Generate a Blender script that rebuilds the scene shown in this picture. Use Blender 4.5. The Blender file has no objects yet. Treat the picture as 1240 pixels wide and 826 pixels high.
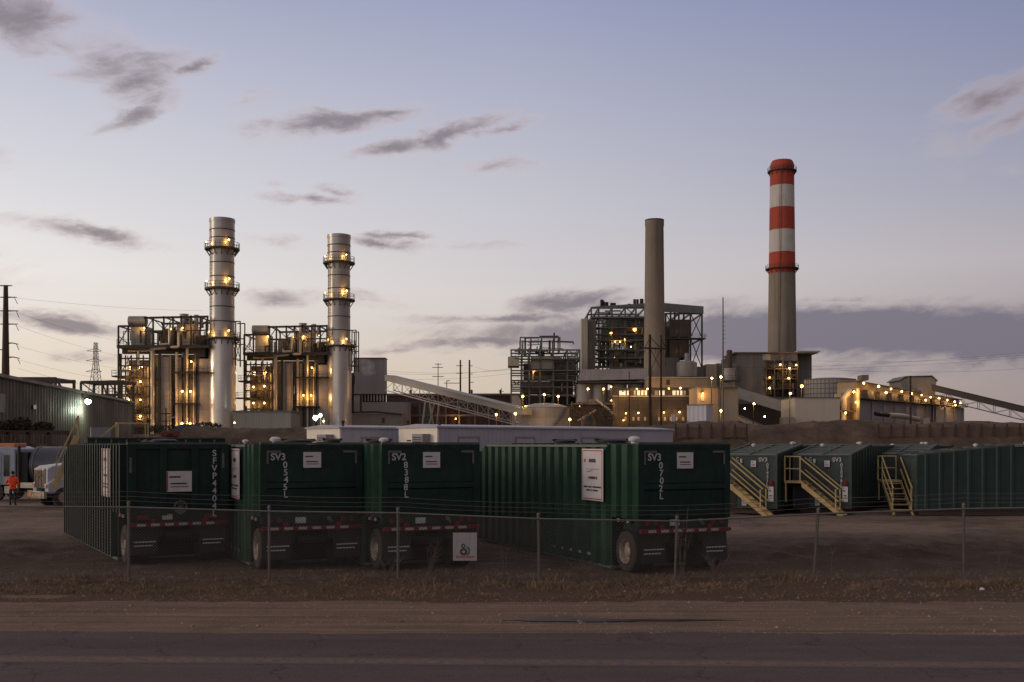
import bpy, math, random
from math import sin, cos, pi, radians, atan, atan2, sqrt
from mathutils import Vector, Matrix

random.seed(7)
S = bpy.context.scene
COL = S.collection

# ------------------------------------------------------------------ camera
F = 1300.0          # focal length in photograph pixels (1240 wide)
EYE = 3.2
HOR = 538.0         # row of the horizon in the photograph
cd = bpy.data.cameras.new('camera')
cam = bpy.data.objects.new('camera', cd)
COL.objects.link(cam)
cam.location = (0, 0, EYE)
cam.rotation_euler = (pi / 2, 0, 0)
cd.sensor_width = 36.0
cd.lens = 36.0 * F / 1240.0
cd.shift_y = (HOR - 413.0) / 1240.0
cd.clip_start = 0.1
cd.clip_end = 12000
S.camera = cam

# ------------------------------------------------------------------ view
S.view_settings.view_transform = 'Standard'
S.view_settings.look = 'None'
S.view_settings.exposure = 0.0
S.view_settings.gamma = 1.0
S.view_settings.use_curve_mapping = False
S.render.engine = 'CYCLES'
S.cycles.use_denoising = True
try:
    S.cycles.denoiser = 'OPENIMAGEDENOISE'
except Exception:
    pass
S.cycles.max_bounces = 5
S.cycles.diffuse_bounces = 3
S.cycles.glossy_bounces = 2
S.cycles.volume_bounces = 0
S.cycles.sample_clamp_indirect = 3.0
S.cycles.caustics_reflective = False
S.cycles.caustics_refractive = False


def lin(r, g, b):
    f = lambda c: (c / 255.0 / 12.92) if c / 255.0 <= 0.04045 else ((c / 255.0 + 0.055) / 1.055) ** 2.4
    return (f(r), f(g), f(b), 1.0)


# ------------------------------------------------------------------ node helper
class NT:
    def __init__(self, tree):
        self.t = tree
        self.n = tree.nodes
        self.l = tree.links

    def new(self, typ, **kw):
        nd = self.n.new(typ)
        for k, v in kw.items():
            setattr(nd, k, v)
        return nd

    def put(self, sock, v):
        if v is None:
            return
        if hasattr(v, 'is_linked'):
            self.l.new(v, sock)
        else:
            sock.default_value = v

    def math(self, op, a, b=None, c=None, clamp=False):
        nd = self.new('ShaderNodeMath', operation=op, use_clamp=clamp)
        for i, v in enumerate((a, b, c)):
            if v is not None:
                self.put(nd.inputs[i], v)
        return nd.outputs[0]

    def vec(self, op, a, b=None):
        nd = self.new('ShaderNodeVectorMath', operation=op)
        self.put(nd.inputs[0], a)
        if b is not None:
            self.put(nd.inputs[1], b)
        return nd.outputs['Value'] if op in ('LENGTH', 'DOT_PRODUCT') else nd.outputs[0]

    def maprange(self, v, a, b, c, d, smooth=False):
        nd = self.new('ShaderNodeMapRange')
        if smooth:
            nd.interpolation_type = 'SMOOTHSTEP'
        nd.clamp = True
        self.put(nd.inputs[0], v)
        for i, x in enumerate((a, b, c, d)):
            self.put(nd.inputs[i + 1], x)
        return nd.outputs[0]

    def noise(self, vec, scale, detail=4, rough=0.55, dist=0.0):
        nd = self.new('ShaderNodeTexNoise')
        self.put(nd.inputs['Vector'], vec)
        nd.inputs['Scale'].default_value = scale
        nd.inputs['Detail'].default_value = detail
        nd.inputs['Roughness'].default_value = rough
        nd.inputs['Distortion'].default_value = dist
        return nd.outputs['Fac'], nd.outputs['Color']

    def ramp(self, fac, stops):
        nd = self.new('ShaderNodeValToRGB')
        cr = nd.color_ramp
        while len(cr.elements) > 1:
            cr.elements.remove(cr.elements[-1])
        cr.elements[0].position = stops[0][0]
        cr.elements[0].color = stops[0][1]
        for p, c in stops[1:]:
            e = cr.elements.new(p)
            e.color = c
        self.put(nd.inputs[0], fac)
        return nd.outputs[0]

    def mix(self, fac, a, b, blend='MIX'):
        nd = self.new('ShaderNodeMixRGB', blend_type=blend)
        self.put(nd.inputs[0], fac)
        self.put(nd.inputs[1], a)
        self.put(nd.inputs[2], b)
        return nd.outputs[0]

    def scalevec(self, v, s):
        nd = self.new('ShaderNodeMapping', vector_type='POINT')
        self.put(nd.inputs[0], v)
        nd.inputs['Scale'].default_value = s
        return nd.outputs[0]


# ------------------------------------------------------------------ sky
GLOW_AZ = radians(-72)     # azimuth of the sunset, left of the picture (from +Y, to the right positive)


def build_world():
    w = bpy.data.worlds.new('World')
    S.world = w
    w.use_nodes = True
    w.node_tree.nodes.clear()
    N = NT(w.node_tree)
    tc = N.new('ShaderNodeTexCoord')
    sep = N.new('ShaderNodeSeparateXYZ')
    N.put(sep.inputs[0], tc.outputs['Generated'])
    x, y, z = sep.outputs
    az = N.math('ARCTAN2', x, y)
    el = N.math('ARCSINE', z)
    fac = N.math('DIVIDE', el, 0.8, clamp=True)

    def stops(a):
        return [(p / 0.8, lin(*c)) for p, c in a]
    left = N.ramp(fac, stops([(0, (228, 208, 180)), (.06, (231, 216, 197)), (.15, (236, 231, 228)), (.26, (208, 209, 218)), (.39, (170, 174, 198)), (.62, (150, 148, 160)), (.8, (160, 151, 150))]))
    mid = N.ramp(fac, stops([(0, (204, 186, 164)), (.06, (208, 193, 177)), (.14, (211, 205, 204)), (.218, (198, 197, 206)), (.39, (156, 162, 191)), (.62, (146, 145, 158)), (.8, (160, 151, 150))]))
    right = N.ramp(fac, stops([(0, (156, 140, 135)), (.06, (158, 146, 147)), (.159, (182, 175, 180)), (.218, (163, 163, 179)), (.39, (124, 134, 169)), (.62, (140, 138, 150)), (.8, (158, 149, 148))]))
    c1 = N.mix(N.maprange(az, -0.46, 0.0, 0, 1), left, mid)
    c2 = N.mix(N.maprange(az, 0.0, 0.46, 0, 1), c1, right)
    # warm glow out to the left, dusk behind the camera
    cg = N.math('COSINE', N.math('SUBTRACT', az, GLOW_AZ))
    back = N.ramp(fac, stops([(0, (172, 150, 138)), (.2, (180, 161, 150)), (.45, (170, 156, 150)), (.8, (160, 151, 150))]))
    dark = N.ramp(fac, stops([(0, (96, 86, 92)), (.2, (104, 97, 108)), (.45, (112, 108, 122)), (.8, (150, 142, 144))]))
    back = N.mix(N.maprange(cg, -1.0, -0.25, 0, 1, True), dark, back)
    c3 = N.mix(N.maprange(cg, -0.70, -0.20, 1, 0, True), c2, back)
    glow = N.math('MULTIPLY', N.maprange(cg, 0.80, 1.0, 0, 1, True), N.maprange(el, 0.0, 0.42, 1, 0, True))
    c3 = N.mix(glow, c3, (1.35, 0.92, 0.55, 1))

    # clouds: soft drawn-out patches standing at fixed bearings in the sky
    comb = N.new('ShaderNodeCombineXYZ')
    N.put(comb.inputs[0], az)
    N.put(comb.inputs[1], el)
    p = comb.outputs[0]
    _, nc = N.noise(N.scalevec(p, (9, 24, 1)), 1.0, 7, 0.66)
    w1 = N.vec('MULTIPLY', N.vec('SUBTRACT', nc, (.5, .5, .5)), (.085, .034, 0))
    pw = N.vec('ADD', p, w1)
    C = [  # px, py, rx, ry, tilt (deg, rising to the right), amount
        (20, 18, 85, 32, -10, .75), (70, 50, 60, 16, -14, .6), (125, 75, 80, 30, -14, .62), (178, 98, 48, 26, 25, .8), (235, 78, 24, 9, 24, .8), (165, 142, 45, 9, 24, .7),
        (300, 123, 34, 8, 12, .4), (405, 148, 92, 11, 8, .95), (470, 140, 45, 9, 4, .8), (312, 166, 20, 6, 10, .45), (480, 181, 52, 8, 10, .8), (550, 163, 56, 10, 20, .9), (618, 155, 36, 6, 10, .7),
        (592, 200, 48, 7, 0, .45), (370, 240, 62, 5, 3, .6), (400, 229, 34, 4, -4, .5), (335, 224, 24, 4, 4, .4), (108, 282, 82, 8, -5, .8), (330, 292, 52, 6, 0, .36), (455, 293, 50, 6, -5, .75), (470, 283, 46, 4, -3, .7), (540, 300, 90, 6, 2, .36),
        (338, 357, 52, 9, 4, .7), (455, 362, 42, 9, -8, .5), (75, 390, 88, 9, -5, .9), (105, 430, 60, 6, 0, .45), (480, 422, 70, 7, 2, .6),
        (660, 239, 30, 4, 0, .25), (1200, 122, 62, 16, 16, .75), (1215, 150, 52, 9, 22, .5), (1150, 172, 30, 26, 0, .22), (1236, 205, 24, 6, 0, .3),
        (690, 366, 78, 11, 5, .85), (630, 383, 110, 8, 1, .95), (760, 388, 150, 17, 2, .9), (590, 417, 150, 8, 2, .8), (650, 402, 90, 5, 2, .6),
        (960, 403, 340, 24, 0, 1.5), (1190, 406, 280, 25, -2, 1.5), (800, 404, 230, 19, 0, 1.25), (1040, 447, 360, 12, 1, .42), (1180, 442, 150, 14, 3, .5),
        (1010, 362, 60, 5, 0, .5), (1400, 410, 260, 40, 0, 1.0), (-160, 330, 180, 30, 3, .6), (-250, 120, 200, 50, -8, .8), (1480, 120, 190, 50, 5, .6),
    ]
    m = None
    for (px, py, rx, ry, tilt, amp) in C:
        u = (px - 620) / F
        a = atan(u)
        e = atan((HOR - py) / F * cos(a))
        k = 1.0 / (F * (1 + u * u))
        mp = N.new('ShaderNodeMapping', vector_type='TEXTURE')
        N.put(mp.inputs[0], pw)
        mp.inputs['Location'].default_value = (a, e, 0)
        mp.inputs['Rotation'].default_value = (0, 0, radians(tilt))
        mp.inputs['Scale'].default_value = (rx * 1.6 * k, ry * 1.75 / F, 1)
        d = N.math('MULTIPLY_ADD', N.vec('LENGTH', mp.outputs[0]), -amp, amp)
        m = d if m is None else N.math('MAXIMUM', m, d)
    rot = N.new('ShaderNodeMapping', vector_type='POINT')
    N.put(rot.inputs[0], p)
    rot.inputs['Rotation'].default_value = (0, 0, radians(-11))
    n1, _ = N.noise(N.scalevec(rot.outputs[0], (17, 46, 1)), 1.0, 8, 0.66, 0.5)
    dens = N.math('ADD', m, N.math('MULTIPLY', N.math('SUBTRACT', n1, .455), 1.15))
    dens = N.maprange(dens, 0.03, 0.86, 0, 1, True)
    dens = N.math('MULTIPLY', dens, N.maprange(m, 0.0, 0.12, 0, 1))
    ccol = N.ramp(dens, [(0, lin(214, 197, 192)), (.30, lin(194, 174, 174)), (.65, lin(164, 149, 152)), (1, lin(134, 123, 130))])
    # clouds to the right and low down are bluer and darker
    ccol = N.mix(N.math('MULTIPLY', N.maprange(az, -.1, .25, 0, 1), N.maprange(el, .2, .13, 0, 1)), ccol, N.ramp(dens, [(0, lin(176, 162, 165)), (1, lin(112, 108, 124))]))
    sky = N.mix(N.math('MULTIPLY', dens, .88), c3, ccol)
    # a thin share of a physical twilight sky in the same direction
    st = N.new('ShaderNodeTexSky')
    st.sky_type = 'NISHITA'
    st.sun_disc = False
    st.sun_elevation = radians(2)
    st.sun_rotation = GLOW_AZ
    add = N.mix(1.0, sky, N.mix(1.0, st.outputs[0], (.004, .004, .004, 1), 'MULTIPLY'), 'ADD')
    bg = N.new('ShaderNodeBackground')
    N.put(bg.inputs[0], add)
    bg.inputs[1].default_value = 1.0
    out = N.new('ShaderNodeOutputWorld')
    N.l.new(bg.outputs[0], out.inputs[0])
    w.cycles.sampling_method = 'MANUAL'
    w.cycles.sample_map_resolution = 1024


build_world()

sd = bpy.data.lights.new('sun', 'SUN')
sd.energy = 0.85
sd.angle = radians(20)
sd.color = (1.0, 0.80, 0.62)
sun = bpy.data.objects.new('sun', sd)
COL.objects.link(sun)
sun_az, sun_el = radians(-100), radians(11)   # after-glow low on the left, a little behind the camera
dv = Vector((sin(sun_az) * cos(sun_el), cos(sun_az) * cos(sun_el), sin(sun_el)))
sun.rotation_euler = dv.to_track_quat('Z', 'Y').to_euler()

# ------------------------------------------------------------------ materials
MATS = {}


def mat(name, col, rough=.6, metal=0.0, var=.25, scale=1.5, bump=0.0, bscale=20.0, streak=0.0, ribs=0.0, ribdepth=.3, emit=None, spec=0.4, dirt=0.0, panel=None, rust=0.0):
    """Procedural surface: base colour with large and small noise, rain streaks down the wall, sheet ribs, dirt specks."""
    m = bpy.data.materials.new(name)
    m.use_nodes = True
    N = NT(m.node_tree)
    N.n.clear()
    bs = N.new('ShaderNodeBsdfPrincipled')
    out = N.new('ShaderNodeOutputMaterial')
    N.l.new(bs.outputs[0], out.inputs[0])
    tc = N.new('ShaderNodeTexCoord')
    P = tc.outputs['Object']
    c = (*col, 1.0)
    lo = tuple(v * (1 - var) for v in col) + (1,)
    hi = tuple(min(1, v * (1 + var * .8)) for v in col) + (1,)
    f1, _ = N.noise(P, scale, 6, .65)
    base = N.ramp(f1, [(.28, lo), (.5, c), (.74, hi)])
    if streak > 0:
        f2, _ = N.noise(N.scalevec(P, (scale * 5, scale * 5, scale * .22)), 1.0, 4, .6)
        base = N.mix(N.maprange(f2, .5, .75, 0, streak), base, tuple(v * .45 for v in col) + (1,))
    if rust > 0:
        f8, _ = N.noise(N.scalevec(P, (7, 7, .55)), 1.0, 6, .7)
        f9, _ = N.noise(P, .8, 4, .6)
        base = N.mix(N.math('MULTIPLY', N.maprange(f8, .56, .74, 0, rust), N.maprange(f9, .42, .62, 0, 1)), base, (.085, .045, .026, 1))
        f10, _ = N.noise(P, .45, 5, .7)
        base = N.mix(N.maprange(f10, .52, .72, 0, .45), base, tuple(min(1, v * 1.9 + .012) for v in col) + (1,))
    if dirt > 0:
        f3, _ = N.noise(P, scale * 3.1, 8, .72)
        base = N.mix(N.maprange(f3, .5, .78, 0, dirt), base, (.13, .095, .07, 1))
    if panel:
        bt = N.new('ShaderNodeTexBrick')
        comb = N.new('ShaderNodeCombineXYZ')
        sp = N.new('ShaderNodeSeparateXYZ')
        N.put(sp.inputs[0], P)
        N.put(comb.inputs[0], N.math('ADD', sp.outputs[0], sp.outputs[1]))
        N.put(comb.inputs[1], sp.outputs[2])
        N.put(bt.inputs['Vector'], comb.outputs[0])
        bt.inputs['Color1'].default_value = (1, 1, 1, 1)
        bt.inputs['Color2'].default_value = (.80, .80, .80, 1)
        bt.inputs['Mortar'].default_value = (.5, .5, .5, 1)
        bt.inputs['Scale'].default_value = 1.0
        bt.inputs['Brick Width'].default_value = panel[0]
        bt.inputs['Row Height'].default_value = panel[1]
        bt.inputs['Mortar Size'].default_value = .04
        bt.offset = 0.0
        base = N.mix(1.0, base, bt.outputs[0], 'MULTIPLY')
    N.put(bs.inputs['Base Color'], base)
    N.put(bs.inputs['Roughness'], N.maprange(f1, .3, .7, max(.05, rough - .12), min(1, rough + .12)))
    bs.inputs['Metallic'].default_value = metal
    bs.inputs['Specular IOR Level'].default_value = spec
    hgt = None
    if bump > 0:
        fb, _ = N.noise(P, bscale, 6, .7)
        hgt = N.math('MULTIPLY', fb, bump)
    if ribs > 0:
        sp = N.new('ShaderNodeSeparateXYZ')
        N.put(sp.inputs[0], P)
        wv = N.math('SINE', N.math('MULTIPLY', N.math('ADD', sp.outputs[0], N.math('MULTIPLY', sp.outputs[1], .93)), 2 * pi / ribs))
        wv = N.math('MULTIPLY', wv, ribdepth)
        hgt = wv if hgt is None else N.math('ADD', hgt, wv)
    if hgt is not None:
        b = N.new('ShaderNodeBump')
        b.inputs['Strength'].default_value = .6
        b.inputs['Distance'].default_value = .1
        N.put(b.inputs['Height'], hgt)
        N.l.new(b.outputs[0], bs.inputs['Normal'])
    if emit:
        bs.inputs['Emission Color'].default_value = (*emit[:3], 1)
        bs.inputs['Emission Strength'].default_value = emit[3]
    MATS[name] = m
    return m


M = {}
M['green'] = mat('tank green paint', (.013, .052, .029), .45, 0, .32, 1.1, .35, 2.6, .6, dirt=.16, spec=.28, rust=.6)
M['green_dark'] = mat('tank dark and shaded green paint', (.009, .029, .023), .5, 0, .32, 1.1, .35, 2.6, .55, dirt=.13, spec=.28, rust=.55)
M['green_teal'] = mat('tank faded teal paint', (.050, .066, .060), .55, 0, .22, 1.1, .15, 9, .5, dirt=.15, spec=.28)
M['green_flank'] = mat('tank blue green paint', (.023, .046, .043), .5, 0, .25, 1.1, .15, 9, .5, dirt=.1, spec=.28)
M['tank_top'] = mat('tank roof grey green', (.085, .10, .09), .6, 0, .3, 2, .2, 12, 0, dirt=.5)
M['edge'] = mat('pale edge highlight', (.15, .165, .142), .55, 0, .3, 3, spec=.25)  # pale tone puts the highlight on rib edges into the colour
M['white_letter'] = mat('white lettering', (.45, .45, .45), .6, 0, .2, 6)
M['sign_white'] = mat('white sign sheet', (.60, .56, .56), .45, 0, .1, 3, streak=.15)
M['sign_faded'] = mat('faded sign sheet', (.34, .31, .32), .6, 0, .15, 3, streak=.3, dirt=.2)
M['sign_red'] = mat('red sign print', (.45, .05, .04), .5, 0, .15, 4)
M['sign_black'] = mat('dark sign print', (.05, .045, .05), .5, 0, .15, 4)
M['tape_red'] = mat('red reflector', (.17, .010, .018), .35, 0, .2, 5)
M['tape_white'] = mat('white reflector', (.40, .38, .36), .4, 0, .2, 5)
M['rubber'] = mat('tyre rubber', (.040, .034, .030), .85, 0, .35, 6, .4, 30, dirt=.6)
M['rim'] = mat('steel wheel', (.34, .285, .225), .5, .1, .45, 9, dirt=.7)
M['black'] = mat('black steel', (.018, .017, .018), .6, 0, .3, 3)
M['flap'] = mat('mud flap rubber', (.020, .022, .024), .7, 0, .2, 3)
M['galv'] = mat('galvanised steel', (.15, .132, .122), .6, .2, .25, 5)
M['wire'] = mat('fence wire', (.13, .112, .105), .6, .2, .2, 5)
M['yellow'] = mat('yellow stair paint', (.50, .36, .165), .6, 0, .2, 3, streak=.3, dirt=.3)
M['orange'] = mat('orange safety jacket', (.85, .075, .015), .75, 0, .12, 6)
M['denim'] = mat('dark jeans', (.02, .026, .045), .85, 0, .2, 8)
M['skin'] = mat('skin', (.40, .22, .15), .6, 0, .1, 8)
M['hair'] = mat('dark hair', (.02, .015, .012), .8, 0, .2, 20)
M['boot'] = mat('work boot', (.03, .022, .018), .8)
M['truck_white'] = mat('white truck paint', (.46, .46, .51), .35, 0, .12, 2, dirt=.4, streak=.3)
M['truck_blue'] = mat('pale blue truck paint', (.30, .33, .41), .3, 0, .1, 2, dirt=.15)
M['tank_grey'] = mat('dark grey tank barrel', (.065, .07, .088), .4, .2, .2, 2)
M['chrome'] = mat('chrome', (.6, .55, .48), .25, .8, .1, 3)
M['glass_dark'] = mat('dark window glass', (.015, .017, .022), .1, 0, .1, 1, spec=.8)
M['amber'] = mat('amber beacon', (.55, .19, .05), .4, 0, .1, 3)
M['lilac'] = mat('shaded trailer siding', (.40, .39, .44), .5, 0, .12, .5, .1, 6, .2, ribs=.30, ribdepth=.12)  # white trailer's long side, its shade mixed into the colour
M['cream'] = mat('lit trailer end', (.80, .73, .63), .5, 0, .08, .6, streak=.12)  # end of the same white trailer, sunset glow painted into its tone
M['ac'] = mat('air conditioner grey', (.25, .24, .25), .5, .1, .2, 4)
M['bldg_left'] = mat('brown corrugated cladding', (.062, .050, .044), .6, .1, .2, .25, streak=.35)
M['roof_dark'] = mat('dark roof sheet', (.13, .125, .14), .5, .1, .2, .5)
M['stack_grey'] = mat('grey steel stack', (.36, .345, .33), .36, .55, .14, .12, streak=.22)
M['stack_light'] = mat('pale steel stack', (.60, .565, .535), .34, .6, .10, .1, streak=.12)
M['steel_dark'] = mat('dark structural steel', (.06, .05, .043), .6, .1, .3, .8)
M['steel_teal'] = mat('blue green structural steel', (.125, .14, .135), .6, .1, .3, .8)
M['casing'] = mat('boiler casing', (.17, .145, .12), .55, .1, .25, .25, streak=.4, panel=(3.2, 5.5))
M['casing_tan'] = mat('tan casing', (.42, .37, .30), .5, .1, .15, .3, streak=.3)
M['casing_brown'] = mat('rusty brown casing', (.10, .080, .068), .65, 0, .3, .3, streak=.5, panel=(4, 4))
M['casing_pink'] = mat('pale duct plate', (.36, .31, .29), .5, .1, .12, .3, streak=.2, panel=(20, 3))
M['pipe'] = mat('clad pipe', (.55, .48, .38), .38, .3, .15, .6)
M['pipe_grey'] = mat('grey clad pipe', (.33, .30, .28), .4, .3, .2, .6)
M['beige'] = mat('beige box', (.42, .39, .34), .55, 0, .12, .5, streak=.2)
M['concrete'] = mat('chimney concrete', (.225, .19, .155), .85, 0, .22, .12, .1, 2, .6)
M['concrete_grey'] = mat('grey concrete wall', (.20, .185, .17), .85, 0, .2, .12, .1, 2, .45, panel=(7, 9))
M['ch_red'] = mat('chimney red band', (.36, .058, .034), .8, 0, .25, .25, streak=.6)
M['ch_white'] = mat('chimney white band', (.50, .465, .43), .8, 0, .18, .25, streak=.5)
M['wall_grey'] = mat('grey metal wall', (.235, .22, .22), .55, .05, .12, .12, streak=.25, ribs=.6, ribdepth=.2)
M['wall_beige'] = mat('beige metal wall', (.27, .245, .21), .6, 0, .12, .15, streak=.3, ribs=.6, ribdepth=.2)
M['wall_tan'] = mat('tan block wall', (.36, .28, .19), .7, 0, .15, .2, streak=.3, panel=(6, 5))
M['wall_brick'] = mat('dark brown brick wall', (.085, .068, .058), .85, 0, .25, .2, streak=.35, panel=(3, 2.2))
M['wall_red'] = mat('dark red brick wall', (.075, .036, .030), .85, 0, .25, .2, streak=.35)
M['wall_cream'] = mat('cream metal wall', (.50, .455, .39), .5, 0, .08, .2, streak=.2, ribs=.7, ribdepth=.15)
M['wall_lilac'] = mat('pale blue grey cladding', (.29, .28, .30), .5, .1, .2, .15, streak=.5, ribs=.8, ribdepth=.25)
M['tank_beige'] = mat('beige storage tank', (.46, .41, .34), .55, 0, .12, .15, streak=.35, panel=(4.5, 2.4))
M['silo'] = mat('grey silo', (.33, .31, .29), .6, .1, .15, .2, streak=.4)
M['conv'] = mat('conveyor gallery sheet', (.33, .31, .285), .5, .2, .2, .4, ribs=.9, ribdepth=.2)
M['wood_dark'] = mat('creosoted wood', (.045, .024, .018), .85, 0, .3, 1, .3, 8)
M['rust'] = mat('weathered steel', (.075, .045, .036), .8, 0, .3, .4)
M['wood_plank'] = mat('brown lagging planks', (.17, .112, .08), .85, 0, .35, .7, .3, 5, .3)
M['shed'] = mat('white shed panels', (.55, .53, .56), .5, 0, .08, 1, streak=.2, ribs=.45, ribdepth=.2)
M['car_dark'] = mat('dark car paint', (.03, .035, .05), .25, .2, .1, 2)
M['car_silver'] = mat('silver car paint', (.33, .33, .34), .3, .4, .1, 2)
M['car_red'] = mat('red car paint', (.18, .03, .03), .3, .2, .1, 2)
M['hedge'] = mat('dark winter scrub', (.05, .040, .026), .95, 0, .4, .8)
M['twig'] = mat('bare twig', (.10, .075, .055), .9, 0, .3, 2)
M['straw'] = mat('dry straw', (.22, .15, .10), .9, 0, .4, .6)
M['weed'] = mat('dry weed stalk', (.17, .125, .095), .9, 0, .3, 3)
M['puddle'] = mat('wet mud', (.034, .026, .025), .33, 0, .2, 2, spec=.6)
M['litter'] = mat('white litter', (.6, .6, .58), .7, 0, .1, 8)
M['bulb_sodium'] = mat('sodium lamp', (.9, .7, .4), .4, 0, 0, 1, emit=(1.0, .60, .20, 6.5))
M['bulb_pale'] = mat('pale sodium lamp', (.9, .8, .6), .4, 0, 0, 1, emit=(1.0, .72, .36, 9.0))
M['bulb_dull'] = mat('dull sodium lamp', (.9, .6, .3), .4, 0, 0, 1, emit=(1.0, .52, .14, 4.5))
M['bulb_white'] = mat('white lamp', (.9, .95, .9), .4, 0, 0, 1, emit=(.80, 1.0, .82, 22.0))
M['bulb_orange'] = mat('orange lamp', (.9, .5, .2), .4, 0, 0, 1, emit=(1.0, .36, .09, 6.0))
M['win_lit'] = mat('lit window', (.7, .65, .55), .4, 0, .3, .7, emit=(1.0, .80, .55, .55))
M['win_dim'] = mat('dim window', (.3, .26, .2), .4, 0, .3, .7, emit=(1.0, .72, .42, .10))
M['insul'] = mat('brown insulator', (.1, .06, .05), .4)


# ------------------------------------------------------------------ geometry
def at(px, py, Y):
    """The point at depth Y that the photograph shows at (px, py)."""
    return Vector(((px - 620) * Y / F, Y, EYE + (HOR - py) * Y / F))


FRAME = {}


class MB:
    def __init__(self):
        self.v, self.f, self.mi = [], [], []
        self.cur = 0

    def add(self, vs, fs):
        o = len(self.v)
        self.v.extend([Vector(p) for p in vs])
        for f in fs:
            self.f.append([i + o for i in f])
            self.mi.append(self.cur)
        return self

    def box(self, x0, x1, y0, y1, z0, z1):
        return self.add([(x0, y0, z0), (x1, y0, z0), (x1, y1, z0), (x0, y1, z0), (x0, y0, z1), (x1, y0, z1), (x1, y1, z1), (x0, y1, z1)],
                        [(3, 2, 1, 0), (4, 5, 6, 7), (0, 1, 5, 4), (1, 2, 6, 5), (2, 3, 7, 6), (3, 0, 4, 7)])

    def beam(self, a, b, w, h=None, up=(0, 0, 1)):
        a, b = Vector(a), Vector(b)
        h = h or w
        d = (b - a)
        if d.length < 1e-6:
            return self
        d.normalize()
        up = Vector(up)
        s = d.cross(up)
        if s.length < 1e-3:
            s = d.cross(Vector((1, 0, 0)))
        s.normalize()
        t = s.cross(d)
        s *= w / 2
        t *= h / 2
        return self.add([a - s - t, a + s - t, a + s + t, a - s + t, b - s - t, b + s - t, b + s + t, b - s + t],
                        [(0, 1, 2, 3), (7, 6, 5, 4), (0, 4, 5, 1), (1, 5, 6, 2), (2, 6, 7, 3), (3, 7, 4, 0)])

    def tube(self, pts, r, n=8, cap=True, r2=None):
        pts = [Vector(p) for p in pts]
        rings = []
        k = len(pts)
        prev = None
        for i, p in enumerate(pts):
            d = (pts[min(i + 1, k - 1)] - pts[max(i - 1, 0)])
            d.normalize()
            ref = Vector((0, 0, 1)) if abs(d.z) < .9 else Vector((1, 0, 0))
            s = d.cross(ref).normalized() if prev is None else (prev - d * prev.dot(d)).normalized()
            prev = s
            t = d.cross(s)
            rr = r if r2 is None else r + (r2 - r) * i / (k - 1)
            rings.append([p + (s * cos(2 * pi * j / n) + t * sin(2 * pi * j / n)) * rr for j in range(n)])
        vs = [v for ring in rings for v in ring]
        fs = []
        for i in range(k - 1):
            for j in range(n):
                a, b = i * n + j, i * n + (j + 1) % n
                fs.append((a, b, b + n, a + n))
        if cap:
            fs.append(tuple(reversed(range(n))))
            fs.append(tuple(range((k - 1) * n, k * n)))
        return self.add(vs, fs)

    def lathe(self, c, prof, n=24, cap=True):
        """prof: (r, z) pairs from below upward, round the vertical axis through c."""
        c = Vector(c)
        vs = []
        for r, z in prof:
            for j in range(n):
                a = 2 * pi * j / n
                vs.append(c + Vector((r * cos(a), r * sin(a), z)))
        fs = []
        for i in range(len(prof) - 1):
            for j in range(n):
                a, b = i * n + j, i * n + (j + 1) % n
                fs.append((a, b, b + n, a + n))
        if cap:
            fs.append(tuple(reversed(range(n))))
            fs.append(tuple(range((len(prof) - 1) * n, len(prof) * n)))
        return self.add(vs, fs)

    def prism(self, poly, d, flip=False):
        """poly: 3-D outline; extruded by vector d."""
        d = Vector(d)
        n = len(poly)
        vs = [Vector(p) for p in poly] + [Vector(p) + d for p in poly]
        fs = [tuple(reversed(range(n))), tuple(range(n, 2 * n))]
        for i in range(n):
            j = (i + 1) % n
            fs.append((i, j, j + n, i + n))
        return self.add(vs, fs)

    def ball(self, c, r, n=10, squash=(1, 1, 1)):
        c = Vector(c)
        vs, fs = [], []
        m = max(4, n // 2 + 1)
        for i in range(1, m):
            th = pi * i / m
            for j in range(n):
                a = 2 * pi * j / n
                vs.append(c + Vector((r * sin(th) * cos(a) * squash[0], r * sin(th) * sin(a) * squash[1], -r * cos(th) * squash[2])))
        vs.append(c + Vector((0, 0, -r * squash[2])))
        vs.append(c + Vector((0, 0, r * squash[2])))
        b, t = len(vs) - 2, len(vs) - 1
        for i in range(m - 2):
            for j in range(n):
                p, q = i * n + j, i * n + (j + 1) % n
                fs.append((p, q, q + n, p + n))
        for j in range(n):
            fs.append((b, (j + 1) % n, j))
            fs.append((t, (m - 2) * n + j, (m - 2) * n + (j + 1) % n))
        return self.add(vs, fs)

    def build(self, name, m, parent=None, local=True, smooth=False, bevel=0.0, loc=None):
        me = bpy.data.meshes.new(name)
        vs = self.v
        if parent is not None and not local:
            L, rz = FRAME[parent.name]
            R = Matrix.Rotation(-rz, 3, 'Z')
            vs = [R @ (p - L) for p in vs]
        if parent is None and loc is not None:
            vs = [p - Vector(loc) for p in vs]
        me.from_pydata([tuple(p) for p in vs], [], self.f)
        ms = m if isinstance(m, (list, tuple)) else [m]
        for x in ms:
            me.materials.append(M[x] if isinstance(x, str) else x)
        if len(ms) > 1:
            me.polygons.foreach_set('material_index', self.mi)
        if smooth:
            me.polygons.foreach_set('use_smooth', [True] * len(me.polygons))
            try:
                me.set_sharp_from_angle(angle=radians(35))
            except Exception:
                pass
        me.validate()
        o = bpy.data.objects.new(name, me)
        COL.objects.link(o)
        if parent is not None:
            o.parent = parent
            FRAME[o.name] = FRAME[parent.name]
        elif loc is not None:
            o.location = loc
        if bevel > 0:
            b = o.modifiers.new('edge', 'BEVEL')
            b.width = bevel
            b.segments = 2
            b.limit_method = 'ANGLE'
        return o


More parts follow.
